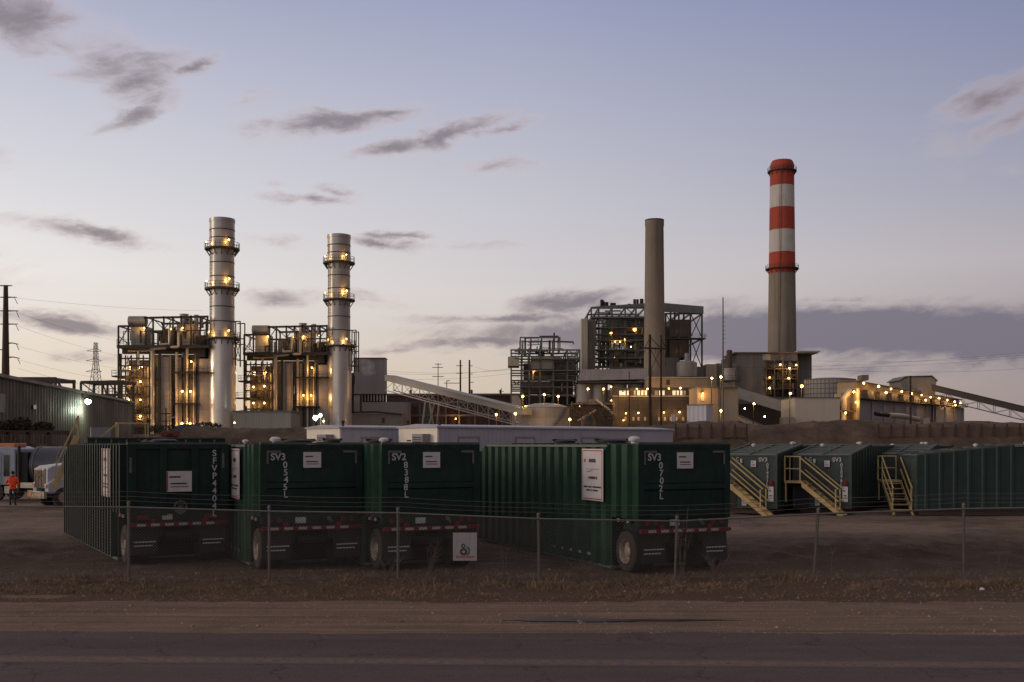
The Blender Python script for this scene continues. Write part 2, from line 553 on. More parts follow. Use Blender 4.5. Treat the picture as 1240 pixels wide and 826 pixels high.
def thing(name, label, cat, loc=(0, 0, 0), rz=0.0, group=None):
    o = bpy.data.objects.new(name, None)
    COL.objects.link(o)
    o.empty_display_size = .5
    o.location = loc
    o.rotation_euler = (0, 0, rz)
    FRAME[o.name] = (Vector(loc), rz)
    tag(o, label, cat, group)
    return o


def tag(o, label, cat, group=None, kind=None):
    if label:
        o['label'] = label
    if cat:
        o['category'] = cat
    if group:
        o['group'] = group
    if kind:
        o['kind'] = kind
    return o


def text_mesh(txt, size, spacing=1.0, align='CENTER'):
    cu = bpy.data.curves.new('txt', 'FONT')
    cu.body = txt
    cu.size = size
    cu.align_x = align
    cu.align_y = 'CENTER'
    cu.space_character = spacing
    cu.extrude = .004
    cu.offset = size * .018
    o = bpy.data.objects.new('txt', cu)
    COL.objects.link(o)
    dg = bpy.context.evaluated_depsgraph_get()
    me = bpy.data.meshes.new_from_object(o.evaluated_get(dg))
    vs = [v.co.copy() for v in me.vertices]
    fs = [tuple(p.vertices) for p in me.polygons]
    bpy.data.objects.remove(o)
    bpy.data.curves.remove(cu)
    bpy.data.meshes.remove(me)
    return vs, fs


TXT = {}


def add_text(mb, txt, size, origin, right, up):
    """Flat letters, standing on the plane spanned by right and up."""
    k = (txt, size)
    if k not in TXT:
        TXT[k] = text_mesh(txt, size)
    vs, fs = TXT[k]
    r, u = Vector(right), Vector(up)
    nrm = r.cross(u)
    o = Vector(origin)
    mb.add([o + r * v.x + u * v.y + nrm * (v.z + .006) for v in vs], fs)


# lamps ---------------------------------------------------------------------
NLAMP = [0]
LR = random.Random(77)


def light(parent, pos, power, col, r=.25):
    ld = bpy.data.lights.new('lamp_light', 'POINT')
    ld.energy = power
    ld.color = col
    ld.shadow_soft_size = r
    lo = bpy.data.objects.new('lamp_light', ld)
    COL.objects.link(lo)
    L, rz = FRAME[parent.name]
    lo.location = Matrix.Rotation(-rz, 3, 'Z') @ (Vector(pos) - L)
    lo.parent = parent
    NLAMP[0] += 1
    return lo


SOD = (1.0, .52, .15)


def floodlight(parent, pos, power=900, kind='sodium', r=.30, front=1.2, housing=True):
    """A lamp fixed to a structure: housing with a glowing bulb, its own light just in front of it."""
    pos = Vector(pos)
    r *= .82 * LR.uniform(.8, 1.2)
    power *= .55 * LR.uniform(.6, 1.5)
    bulb = 'bulb_' + (kind if kind != 'sodium' else LR.choice(('sodium', 'sodium', 'pale', 'dull')))
    mb = MB()
    mb.box(pos.x - r * 1.1, pos.x + r * 1.1, pos.y + r * .5, pos.y + r * 1.6, pos.z + r * .3, pos.z + r * 1.25)
    mb.beam(pos + Vector((0, r * 1.2, r * .8)), pos + Vector((0, r * 1.2 + .8, r * .8)), .08)
    h = mb.build('floodlight', 'steel_dark', parent, local=False)
    b = MB().ball(pos, r, 10).build('bulb', bulb, h, local=False, smooth=True)
    if power:
        c = SOD if kind == 'sodium' else ((.86, 1.0, .85) if kind == 'white' else (1.0, .36, .10))
        light(parent, pos + Vector((0, -.35 - r, -.35)), power, c)
    return h


def pole_lamp(label, px, py, Y, power=900, kind='sodium', z0=5.0, r=.32, group='lamp posts round the power plant'):
    p = at(px, py, Y)
    t = thing('lamp_post', label, 'lamp post', (p.x, p.y, z0), 0, group)
    MB().tube([(p.x, p.y + .5, z0), (p.x, p.y + .5, p.z + .6)], .13, 8, r2=.08).beam((p.x, p.y + .5, p.z + .55), (p.x, p.y - .1, p.z + .5), .1).build('pole', 'steel_dark', t, local=False)
    floodlight(t, p, power, kind, r)
    return t


# ------------------------------------------------------------------ ground
def sstep(a, b, x):
    t = max(0.0, min(1.0, (x - a) / (b - a)))
    return t * t * (3 - 2 * t)


from mathutils import noise as mn


def berm_y(x):
    return 82.0 + 62.0 * sstep(-27, -36, x) + 1.2 * sin(x * .21) * sstep(12, 6, x) + 30 * sstep(60, 160, x)


def ground_z(x, y):
    y0 = berm_y(x)
    top = 4.55 + .42 * sstep(8, 17, x) + sstep(10, 18, abs(x)) * (.22 * mn.noise(Vector((x * .16, 1, 2))) + .13 * mn.noise(Vector((x * .7, y * .3, 2))))
    z = top * sstep(y0, y0 + 7.5, y)
    n = mn.noise(Vector((x * .35, y * .35, 0)))
    n2 = mn.noise(Vector((x * 1.3, y * 1.3, 3)))
    e0 = 21.7 + .35 * mn.noise(Vector((x * .45, 2, 7))) + .15 * mn.noise(Vector((x * 1.9, 5, 7)))
    if y < e0:
        return -.03
    k = sstep(e0, e0 + 1.6, y)
    if k < .08:
        return -.03 + .03 * k / .08
    z += k * (.05 * n + .035 * n2) + k * .16 * sstep(y0 + 1, y0 + 4, y) * sstep(y0 + 40, y0 + 8, y) * (n + n2)
    # ruts and heaps of churned mud in the yard
    for cx, cy, lx, ly, a in ((9, 29.4, 5, .5, .22), (10.5, 31.2, 6, .45, .2), (8.2, 27.9, 3, .5, .2), (-17, 31.5, 3.5, .7, .26), (-15.5, 29.4, 3, .6, .2), (-18, 33.6, 4, .5, .18), (14, 33.4, 7, .5, .16), (13, 36, 8, .45, .12), (-13.5, 27.6, 2.5, .4, .14), (17, 30, 5, .5, .14)):
        d = ((x - cx) / lx) ** 2 + ((y - cy - .12 * (x - cx)) / ly) ** 2
        if d < 6:
            z += a * math.exp(-d) * (1 + n2)
    # low bank along the fence where the weeds stand
    z += k * .06 * math.exp(-((y - 24.6) / .9) ** 2) * (1 + n)
    return z


def build_ground():
    xs = set()
    x = 0.0
    st = .3
    while x < 3800:
        xs.add(round(x, 3))
        xs.add(round(-x, 3))
        if x > 24:
            st = min(st * 1.06, 400)
        x += st
    xs = sorted(xs)
    ys = []
    y = -60.0
    while y < 5200:
        ys.append(y)
        if y < 14:
            s = 6.0
        elif y < 36:
            s = .28
        elif y < 60:
            s = .6
        elif y < 75:
            s = 1.5
        elif y < 100:
            s = .7
        elif y < 160:
            s = 2.0
        else:
            s = min(300, s * 1.12)
        y += s
    vs = []
    for yy in ys:
        for xx in xs:
            vs.append((xx, yy, ground_z(xx, yy)))
    n = len(xs)
    fs = []
    for j in range(len(ys) - 1):
        for i in range(n - 1):
            a = j * n + i
            fs.append((a, a + 1, a + n + 1, a + n))
    me = bpy.data.meshes.new('ground')
    me.from_pydata(vs, [], fs)
    me.polygons.foreach_set('use_smooth', [True] * len(me.polygons))
    # material
    m = bpy.data.materials.new('yard dirt')
    m.use_nodes = True
    N = NT(m.node_tree)
    bs = N.n['Principled BSDF']
    tc = N.new('ShaderNodeTexCoord')
    P = tc.outputs['Object']
    sp = N.new('ShaderNodeSeparateXYZ')
    N.put(sp.inputs[0], P)
    f1, _ = N.noise(P, .12, 6, .65)
    f2, _ = N.noise(P, 1.1, 8, .7)
    f3, _ = N.noise(P, 14.0, 8, .75)
    gravel = N.ramp(f2, [(.25, (.235, .165, .125, 1)), (.5, (.335, .245, .188, 1)), (.75, (.42, .315, .245, 1))])
    mud = N.ramp(f2, [(.3, (.042, .026, .020, 1)), (.52, (.105, .068, .050, 1)), (.75, (.20, .138, .104, 1))])
    straw = N.ramp(f3, [(.3, (.065, .040, .028, 1)), (.5, (.145, .094, .063, 1)), (.7, (.24, .165, .110, 1))])
    wob = N.math('MULTIPLY_ADD', f1, 9.0, -4.5)
    yy = N.math('ADD', sp.outputs[1], wob)
    base = N.mix(N.maprange(yy, 33.0, 40.0, 0, 1), mud, gravel)
    pat = N.maprange(f1, .47, .60, 0, .75)
    base = N.mix(pat, base, mud)
    wob2 = N.math('MULTIPLY_ADD', f2, 2.4, -1.2)
    y2 = N.math('ADD', sp.outputs[1], wob2)
    g = N.math('MULTIPLY', N.maprange(y2, 19.8, 20.6, 0, 1), N.maprange(y2, 26.2, 28.5, 1, 0))
    base = N.mix(N.math('MULTIPLY', g, .85), base, straw)
    # bank: brown soil with pale dry tufts running down the slope
    fs_, _ = N.noise(P, .55, 8, .72)
    bank = N.ramp(fs_, [(.3, (.075, .050, .037, 1)), (.52, (.14, .098, .073, 1)), (.72, (.23, .170, .125, 1))])
    base = N.mix(N.maprange(sp.outputs[2], .3, 1.0, 0, 1), base, bank)
    base = N.mix(N.maprange(f3, .35, .7, .0, .30), base, (.02, .015, .013, 1))
    N.put(bs.inputs['Base Color'], base)
    N.put(bs.inputs['Roughness'], .95)
    bs.inputs['Specular IOR Level'].default_value = .15
    b = N.new('ShaderNodeBump')
    b.inputs['Strength'].default_value = .9
    b.inputs['Distance'].default_value = .08
    N.put(b.inputs['Height'], N.math('ADD', f3, N.math('MULTIPLY', f2, 1.5)))
    N.l.new(b.outputs[0], bs.inputs['Normal'])
    me.materials.append(m)
    o = bpy.data.objects.new('ground', me)
    COL.objects.link(o)
    tag(o, None, None, None, 'structure')


build_ground()


def flat_sheet(name, x0, x1, ya, yb, z, nx, ny, edge, m):
    """A flat strip across the picture; ya / yb are functions of x for the near and far edge."""
    vs, fs = [], []
    for i in range(nx + 1):
        x = x0 + (x1 - x0) * i / nx
        a, b = ya(x), yb(x)
        for j in range(ny + 1):
            vs.append((x, a + (b - a) * j / ny, z))
    for i in range(nx):
        for j in range(ny):
            p = i * (ny + 1) + j
            fs.append((p, p + ny + 1, p + ny + 2, p + 1))
    mb = MB()
    mb.add(vs, fs)
    o = mb.build(name, m)
    tag(o, None, None, None, 'structure')
    return o


def road_material():
    m = bpy.data.materials.new('worn asphalt')
    m.use_nodes = True
    N = NT(m.node_tree)
    bs = N.n['Principled BSDF']
    tc = N.new('ShaderNodeTexCoord')
    P = tc.outputs['Object']
    f1, _ = N.noise(N.scalevec(P, (.10, 1.4, 1)), 1.0, 6, .65)
    f2, _ = N.noise(P, 40.0, 4, .7)
    f3, _ = N.noise(P, 1.3, 7, .7)
    base = N.ramp(f1, [(.25, (.066, .042, .041, 1)), (.5, (.088, .058, .055, 1)), (.75, (.115, .078, .072, 1))])
    f6, _ = N.noise(N.scalevec(P, (.03, .9, 1)), 1.0, 3, .6)
    base = N.mix(N.maprange(f6, .5, .62, 0, .5), base, (.050, .033, .034, 1))
    base = N.mix(N.maprange(f2, .45, .72, 0, .75), base, (.17, .128, .118, 1))
    f7, _ = N.noise(P, 90.0, 2, .7)
    base = N.mix(N.maprange(f7, .35, .45, .6, 0), base, (.03, .022, .022, 1))
    base = N.mix(N.maprange(f3, .55, .75, 0, .35), base, (.10, .075, .062, 1))
    # cracks
    vo = N.new('ShaderNodeTexVoronoi', feature='DISTANCE_TO_EDGE')
    _, nc = N.noise(P, 1.5, 4)
    N.put(vo.inputs['Vector'], N.vec('ADD', P, nc))
    vo.inputs['Scale'].default_value = .35
    base = N.mix(N.maprange(vo.outputs[0], .0, .012, .55, 0), base, (.012, .01, .01, 1))
    N.put(bs.inputs['Base Color'], base)
    N.put(bs.inputs['Roughness'], N.maprange(f3, .3, .7, .75, .95))
    bs.inputs['Specular IOR Level'].default_value = .25
    b = N.new('ShaderNodeBump')
    b.inputs['Strength'].default_value = .5
    b.inputs['Distance'].default_value = .02
    N.put(b.inputs['Height'], f2)
    N.l.new(b.outputs[0], bs.inputs['Normal'])
    return m


def shoulder_material():
    m = bpy.data.materials.new('dirt shoulder')
    m.use_nodes = True
    N = NT(m.node_tree)
    bs = N.n['Principled BSDF']
    tc = N.new('ShaderNodeTexCoord')
    P = tc.outputs['Object']
    f1, _ = N.noise(N.scalevec(P, (.22, 2.6, 1)), 1.0, 7, .65)
    f2, _ = N.noise(P, 22.0, 6, .75)
    f3, _ = N.noise(P, .7, 7, .7)
    f4, _ = N.noise(N.scalevec(P, (.05, 5.5, 1)), 1.0, 5, .7)
    f5, _ = N.noise(P, 60.0, 3, .8)
    base = N.ramp(f1, [(.25, (.165, .104, .076, 1)), (.5, (.255, .168, .124, 1)), (.75, (.34, .235, .176, 1))])
    base = N.mix(N.maprange(f3, .5, .7, 0, .5), base, (.11, .076, .06, 1))
    base = N.mix(N.maprange(f4, .50, .68, 0, .65), base, (.075, .052, .043, 1))
    base = N.mix(N.maprange(f2, .45, .75, 0, .6), base, (.08, .058, .048, 1))
    base = N.mix(N.maprange(f5, .60, .75, 0, .6), base, (.36, .29, .24, 1))
    N.put(bs.inputs['Base Color'], base)
    bs.inputs['Roughness'].default_value = .95
    bs.inputs['Specular IOR Level'].default_value = .15
    b = N.new('ShaderNodeBump')
    b.inputs['Strength'].default_value = .8
    b.inputs['Distance'].default_value = .05
    N.put(b.inputs['Height'], N.math('ADD', N.math('ADD', f2, N.math('MULTIPLY', f1, 2.0)), N.math('MULTIPLY', f4, -1.5)))
    N.l.new(b.outputs[0], bs.inputs['Normal'])
    return m


def line_material():
    m = bpy.data.materials.new('worn yellow line')
    m.use_nodes = True
    N = NT(m.node_tree)
    bs = N.n['Principled BSDF']
    tc = N.new('ShaderNodeTexCoord')
    f1, _ = N.noise(tc.outputs['Object'], 9.0, 8, .75)
    f2, _ = N.noise(tc.outputs['Object'], .5, 4, .6)
    c = N.ramp(f1, [(.40, (.085, .056, .053, 1)), (.58, (.19, .115, .082, 1)), (.78, (.26, .165, .11, 1))])
    c = N.mix(N.maprange(f2, .4, .65, 0, .5), c, (.11, .075, .065, 1))
    sp = N.new('ShaderNodeSeparateXYZ')
    N.put(sp.inputs[0], tc.outputs['Object'])
    t = N.math('ADD', N.math('MULTIPLY_ADD', sp.outputs[0], .030, -15.82), sp.outputs[1])
    f3, _ = N.noise(tc.outputs['Object'], 5.0, 6, .8)
    ed = N.math('ADD', N.math('DIVIDE', N.math('ABSOLUTE', t), .27), N.math('MULTIPLY_ADD', f3, 1.4, -.7))
    c = N.mix(N.maprange(ed, .35, .85, 0, 1), c, (.094, .062, .058, 1))
    N.put(bs.inputs['Base Color'], c)
    bs.inputs['Roughness'].default_value = .9
    return m


edge_far = lambda x: 18.25 - .012 * x + .10 * sin(x * .5) + .14 * mn.noise(Vector((x * .9, 3, 1))) + .10 * mn.noise(Vector((x * 2.7, 8, 1)))
flat_sheet('road', -160, 160, lambda x: 6.0, edge_far, -.008, 900, 4, 0, road_material())
flat_sheet('road_shoulder', -300, 300, lambda x: edge_far(x) - .25, lambda x: 22.6 + .35 * sin(x * .5) + .15 * sin(x * 1.9), -.013, 300, 6, 0, shoulder_material())
lm = line_material()
lc = lambda x: 15.85 - .030 * x
flat_sheet('road_marking', -60, 60, lambda x: lc(x) - .30, lambda x: lc(x) + .24, -.006, 120, 1, 0, lm)


def puddle():
    mb = MB()
    n = 60
    pts = []
    cx, cy = (735 - 620) * 19.6 / F, 19.55
    for i in range(n):
        a = 2 * pi * i / n
        k = 1 + .22 * sin(3 * a + 1) + .14 * sin(7 * a) + .08 * sin(13 * a)
        pts.append((cx + 1.9 * k * cos(a), cy + .15 * k * sin(a), .0015))
    mb.add(pts, [tuple(range(n))])
    o = mb.build('puddle', 'puddle')
    tag(o, None, None, None, 'structure')


puddle()

# ------------------------------------------------------------------ far skyline
def far_hills():
    mb = MB()
    vs, fs = [], []
    n = 120
    for i in range(n + 1):
        x = -3600 + 7200 * i / n
        h = 14 + 10 * mn.noise(Vector((x * .0021, 1, 0))) + 5 * mn.noise(Vector((x * .01, 4, 0)))
        for (dy, z) in ((0, 0), (120, h * .6 + 4), (300, h + 4), (700, 0)):
            vs.append((x, 3300 + dy, z + 3))
    for i in range(n):
        for j in range(3):
            a = i * 4 + j
            fs.append((a, a + 4, a + 5, a + 1))
    mb.add(vs, fs)
    o = mb.build('hills', mat('far dusk hills', (.11, .10, .10), .9, 0, .2, .002), smooth=True)
    tag(o, None, None, None, 'structure')


far_hills()


def gravel():
    rs = random.Random(5)
    vs, fs = [], []
    n = 0
    while n < 9000:
        y = rs.uniform(17.6, 27.5) if rs.random() < .75 else rs.uniform(27.5, 44)
        x = rs.uniform(-.52, .52) * y
        if y < edge_far(x) - .1 and rs.random() < .93:
            continue
        if mn.noise(Vector((x * .4, y * .9, 21))) < rs.uniform(-.6, .3):
            continue
        s = rs.uniform(.008, .022) * (2.2 if rs.random() < .03 else 1)
        z = ground_z(x, y) if y > 22.4 else max(-.012, ground_z(x, y))
        o = len(vs)
        for k in range(4):
            a = 2 * pi * k / 4 + rs.uniform(-.5, .5)
            vs.append((x + cos(a) * s * rs.uniform(.7, 1.3), y + sin(a) * s * rs.uniform(.7, 1.3), z + rs.uniform(-.2, .4) * s))
        vs.append((x + rs.uniform(-.3, .3) * s, y + rs.uniform(-.3, .3) * s, z + s * rs.uniform(.5, 1.0)))
        for k in range(4):
            fs.append((o + k, o + (k + 1) % 4, o + 4))
        n += 1
    me = bpy.data.meshes.new('gravel')
    me.from_pydata(vs, [], fs)
    me.materials.append(mat('gravel stone', (.26, .205, .17), .9, 0, .5, 3))
    o = bpy.data.objects.new('gravel', me)
    COL.objects.link(o)
    tag(o, 'loose brown gravel scattered over the road shoulder and yard', 'gravel', None, 'stuff')


gravel()

# ------------------------------------------------------------------ tanker trailers (frac tanks)
W = 2.6
TOP = 3.2


def prof_bottom(y, L, wheels=True):
    return 1.36 if (wheels and y < 1.36) else .12


def flank(parent, L, x, side, ztop, zbot, pitch, ridge, depth, m, thin=False, edge_mat='edge', breaks=()):
    """Corrugated long side standing at x; side -1 faces left, +1 right. ztop / zbot: functions of y."""
    pts = []
    y = 0.0
    sl = .05
    if thin:
        pts = [(0.0, 0.0), (L, 0.0)]
    else:
        pts.append((0.0, 0.0))
        y = .30
        while y + ridge + 2 * sl < L - .1:
            pts += [(y, 0.0), (y + sl, depth), (y + sl + ridge, depth), (y + 2 * sl + ridge, 0.0)]
            y += pitch
        pts.append((L, 0.0))
    # cut at the places where top or bottom bends
    out = []
    for (a, b) in zip(pts, pts[1:]):
        out.append(a)
        for bk in breaks:
            if a[0] + 1e-4 < bk < b[0] - 1e-4:
                t = (bk - a[0]) / (b[0] - a[0])
                d = a[1] + (b[1] - a[1]) * t
                out.append((bk - .0005, d))
                out.append((bk + .0005, d))
    out.append(pts[-1])
    mb = MB()
    vs, fs = [], []
    for (yy, d) in out:
        xx = x + side * d
        vs.append((xx, yy, zbot(yy)))
        vs.append((xx, yy, ztop(yy)))
    for i in range(len(out) - 1):
        a = 2 * i
        q = (a, a + 1, a + 3, a + 2) if side > 0 else (a, a + 2, a + 3, a + 1)
        fs.append(tuple(reversed(q)))
    mb.add(vs, fs)
    o = mb.build('side_wall', m, parent)
    if thin:
        ed = MB()
        y = .22
        while y < L - .05:
            zt, zb = ztop(y), zbot(y)
            ed.cur = 0
            xa, xb = x, x + side * .17
            ed.box(min(xa, xb), max(xa, xb), y, y + .035, zb + .01, zt - .01)
            ed.cur = 1
            xa, xb = x + side * .172, x + side * .182
            ed.box(min(xa, xb), max(xa, xb), y - .012, y + .045, zb + .01, zt - .01)
            y += pitch
        ed.build('rib', [m, edge_mat], o)
    else:
        ed = MB()
        ed.beam((x + side * (depth + .012), breaks[0] if breaks else 0, ztop(5.0) - .04), (x + side * (depth + .012), L - (1.35 if breaks else 0), ztop(5.0) - .04), .035, .06)
        ed.build('top_rail', edge_mat, o)
    return o


def tall_sign(parent, x, side, y0, y1, z0, z1, borders=True):
    """A tall notice board on the long side: white with red bands and the lettering that can be read on it."""
    xf = x + side * .19
    lo, hi = min(xf, xf + side * .02), max(xf, xf + side * .02)
    s = MB().box(lo, hi, y0, y1, z0, z1).build('notice_board', 'sign_white', parent, bevel=.02)
    xf += side * .024
    # reading direction: seen from the side the wall faces
    right = Vector((0, -1, 0)) if side < 0 else Vector((0, 1, 0))
    up = Vector((0, 0, 1))
    w, h = y1 - y0, z1 - z0
    ctr = Vector((xf, (y0 + y1) / 2, (z0 + z1) / 2))
    def bar(mb, u0, u1, v0, v1):
        a, b = ctr + right * (u0 * w), ctr + right * (u1 * w)
        mb.add([a + up * v0 * h, b + up * v0 * h, b + up * v1 * h, a + up * v1 * h], [(0, 1, 2, 3)])
    red = MB()
    if borders:
        bar(red, -.45, .45, .455, .475)
        bar(red, -.45, .45, -.475, -.455)
        bar(red, -.465, -.445, -.475, .475)
        bar(red, .445, .465, -.475, .475)
    add_text(red, 'U', h * .085, ctr + right * (-.34 * w) + up * (.27 * h), right, up)
    red.build('red_print', 'sign_red', s)
    blk = MB()
    add_text(blk, 'BAKER', h * .092, ctr + right * (.02 * w) + up * (.27 * h), right, up)
    add_text(blk, '+1 BAKER 12', h * .068, ctr + right * (.03 * w) + up * (-.06 * h), right, up)
    bar(blk, -.30, .34, .105, .113)
    a = ctr + right * (-.3 * w) + up * (.045 * h)
    blk.add([a, a + right * .3 * w + up * .025 * h, a + right * .36 * w + up * .045 * h, a + right * .12 * w + up * .022 * h], [(0, 1, 2, 3)])
    for (v, spans) in ((-.235, ((-.40, -.22), (-.19, -.02), (.02, .42))), (-.30, ((-.28, -.10), (-.07, .0), (.03, .27)))):
        for (u0, u1) in spans:
            bar(blk, u0, u1, v - .016, v + .016)
    blk.build('black_print', 'sign_black', s)
    return s


def small_notice(parent, x0, x1, z0, z1, y, red_edge=False):
    s = MB().box(x0, x1, y - .02, y, z0, z1).build('notice', 'sign_white', parent)
    b = MB()
    w, h = x1 - x0, z1 - z0
    for (u0, u1, v0, v1) in ((.1, .55, .68, .76), (.15, .8, .36, .43), (.15, .85, .22, .26)):
        b.box(x0 + u0 * w, x0 + u1 * w, y - .024, y - .021, z0 + v0 * h, z0 + v1 * h)
    b.build('print', 'sign_black', s)
    if red_edge:
        MB().box(x0, x0 + .05 * w, y - .026, y - .021, z0 + .02, z1 - .02).build('red_print', 'sign_red', s)
    return s


def wheel(parent, side, x, y, r=.52, name='wheel'):
    """Dual tyre seen from outside; side -1: outer face looks to -x."""
    mb = MB()
    prof = [(.30, .17), (.302, .0), (.36, .02), (.47, .0), (.515, .035), (.52, .07), (.52, .22), (.515, .255), (.47, .29), (.30, .29)]
    n = 32
    def rev(mb, prof, x0, s, front=True):
        vs, fs = [], []
        for (rr, t) in prof:
            for j in range(n):
                a = 2 * pi * j / n
                vs.append((x0 - s * t, y + rr * cos(a), r + rr * sin(a)))
        for i in range(len(prof) - 1):
            for j in range(n):
                p, q = i * n + j, i * n + (j + 1) % n
                fs.append((p, q, q + n, p + n))
        if front:
            fs.append(tuple(range(n)))
        fs.append(tuple(range((len(prof) - 1) * n, len(prof) * n)))
        mb.add(vs, fs)
    rev(mb, prof, x, side)
    rev(mb, prof, x - side * .33, side)
    o = mb.build(name, 'rubber', parent, smooth=True)
    rim = MB()
    rev(rim, [(.305, -.006), (.295, .01), (.275, .05), (.255, .13), (.16, .15), (.15, .06), (.10, .03), (.02, .03)], x + side * .004, side, False)
    for k in range(10):
        a = 2 * pi * k / 10
        rim.ball((x - side * .14, y + .205 * cos(a), r + .205 * sin(a)), .026, 6)
    rim.build('rim', 'rim', o, smooth=True)
    return o


def roof_fittings(parent, L, caps, hatches):
    for (x, y, s) in caps:
        mb = MB()
        mb.lathe((x, y, TOP + .02), [(.10 * s, 0), (.10 * s, .07 * s), (.17 * s, .08 * s), (.18 * s, .15 * s), (.11 * s, .21 * s), (.02 * s, .22 * s)], 14)
        mb.build('vent_cap', 'sign_white', parent, smooth=True)
    for (x, y, s) in hatches:
        mb = MB()
        mb.lathe((x, y, TOP + .02), [(.34 * s, 0), (.34 * s, .04), (.40 * s, .05), (.40 * s, .085), (.3 * s, .12), (.05, .135)], 18)
        mb.beam((x - .45 * s, y, TOP + .13), (x + .45 * s, y, TOP + .13), .05)
        mb.build('hatch', 'black', parent, smooth=True)


def corner_marks(parent, y):
    z1 = TOP - .16
    for s, xe in ((1, .13), (-1, W - .13)):
        mb = MB()
        x0, x1 = sorted((xe, xe + s * .36))
        mb.box(x0, x1, y - .006, y - .001, z1 - .055, z1)
        x0, x1 = sorted((xe, xe + s * .05))
        mb.box(x0, x1, y - .006, y - .001, z1 - .34, z1 - .057)
        mb.build('corner_mark', 'galv', parent)


def rear_tank(label, px, Y, th, head, digits, kind='wide', L=11.0, sign_y=(2.15, 3.05), caps=(), hatches=(), sign=True, warm='green'):
    x0 = (px - 620) * Y / F
    t = thing('tank_trailer', label, 'tank trailer', (x0, Y, 0), radians(th), 'green tank trailers along the fence')
    top = lambda y: TOP if y < L - 1.3 else TOP - .42 * (y - (L - 1.3)) / 1.3
    bot = lambda y: 1.36 if y < 1.36 else .10
    skin = warm if kind == 'wide' else 'green_dark'
    if kind == 'wide':
        flank(t, L, 0.0, -1, top, bot, .56, .27, .12, skin, breaks=(1.36, L - 1.3))
        flank(t, L, W, 1, top, bot, .56, .27, .12, skin, breaks=(1.36, L - 1.3))
    else:
        flank(t, L, 0.0, -1, top, bot, .44, 0, 0, skin, True, breaks=(1.36, L - 1.3))
        flank(t, L, W, 1, top, bot, .44, 0, 0, skin, True, breaks=(1.36, L - 1.3))
    # rear wall, roof, underside, front
    rw = MB()
    rw.add([(0, 0, 1.0), (W, 0, 1.0), (W, 0, TOP), (0, 0, TOP)], [(0, 1, 2, 3)])
    if kind == 'wide':
        rw.box(-.03, .14, -.05, -.002, 1.36, TOP)
        rw.box(W - .14, W + .03, -.05, -.002, 1.36, TOP)
        rw.box(.14, W - .14, -.05, -.002, TOP - .09, TOP)
        # upper panel stands proud with a folded lip, two thirds down
        rw.add([(.14, -.035, 2.24), (W - .14, -.035, 2.24), (W - .14, -.035, TOP - .09), (.14, -.035, TOP - .09)], [(0, 1, 2, 3)])
        rw.prism([(.14, -.002, 2.06), (.14, -.05, 2.09), (.14, -.05, 2.20), (.14, -.002, 2.24)], (W - .28, 0, 0))
        rw.add([(.14, -.012, 1.36), (W - .14, -.012, 1.36), (W - .14, -.012, 2.06), (.14, -.012, 2.06)], [(0, 1, 2, 3)])
    else:
        for (a, b) in ((-.03, .20), (.80, .98), (1.62, 1.80), (W - .2, W + .03)):
            rw.box(a, b, -.07, -.002, 1.30, TOP)
        rw.box(.2, W - .2, -.06, -.002, TOP - .12, TOP - .003)
        rw.box(.2, W - .2, -.06, -.002, 1.30, 1.42)
    rw.build('rear_wall', 'green_dark', t)
    rf = MB()
    rf.add([(0, 0, TOP), (W, 0, TOP), (W, L - 1.3, TOP), (0, L - 1.3, TOP), (W, L, TOP - .42), (0, L, TOP - .42)], [(0, 1, 2, 3), (3, 2, 4, 5)])
    rf.box(-.02, W + .02, -.04, .10, TOP + .002, TOP + .05)
    for k in range(1, 6):
        rf.box(.05, W - .05, k * 1.6, k * 1.6 + .08, TOP + .002, TOP + .04)
    rf.build('roof', 'tank_top', t)
    un = MB()
    un.add([(0, 1.36, 1.36), (W, 1.36, 1.36), (W, 0, 1.36), (0, 0, 1.36)], [(0, 1, 2, 3)])
    un.add([(0, 1.36, .1), (0, 1.36, 1.36), (W, 1.36, 1.36), (W, 1.36, .1)], [(0, 1, 2, 3)])
    un.add([(0, 1.36, .1), (W, 1.36, .1), (W, L, .1), (0, L, .1)], [(0, 1, 2, 3)])
    un.add([(0, L, .1), (W, L, .1), (W, L, TOP - .42), (0, L, TOP - .42)], [(0, 1, 2, 3)])
    un.build('underside', 'black', t)
    # bumper zone: sill, lamps, plate, reflector bar
    sill = MB()
    sill.box(.02, W - .02, -.045, .25, 1.18, 1.352)
    sill.box(.3, W - .3, .25, 1.3, 1.02, 1.18)
    sill.build('rear_sill', 'green_dark', t)
    for xx in ((.22, .46, 2.10, 2.34) if kind == 'wide' else (.30, .44, 2.06, 2.22)):
        if kind == 'wide':
            MB().tube([(xx, -.045, 1.27), (xx, -.085, 1.27)], .06, 12).build('tail_lamp', 'tape_red', t)
        else:
            MB().box(xx - .07, xx + .07, -.075, -.046, 1.20, 1.31).build('tail_lamp', 'tape_red', t)
    MB().box(.86, 1.13, -.06, -.047, 1.19, 1.34).build('number_plate', 'white_letter', t)
    pk = MB()
    pk.tube([(1.72, -.05, 1.3), (1.72, -.13, 1.3)], .055, 8)
    pk.tube([(1.78, -.06, 1.24), (1.78, -.12, 1.22)], .04, 8)
    if kind == 'thin':
        pk = MB()
        pk.tube([(1.32, -.07, 1.42), (1.32, -.19, 1.42)], .10, 10)
        for k in range(8):
            a = 2 * pi * k / 8
            pk.tube([(1.32 + .17 * cos(a), -.16, 1.52 + .17 * sin(a)), (1.32 + .17 * cos(a + pi / 4), -.16, 1.52 + .17 * sin(a + pi / 4))], .018, 6)
            pk.beam((1.32, -.16, 1.52), (1.32 + .17 * cos(a), -.16, 1.52 + .17 * sin(a)), .018)
    pk.build('valve', 'galv', t, smooth=True)
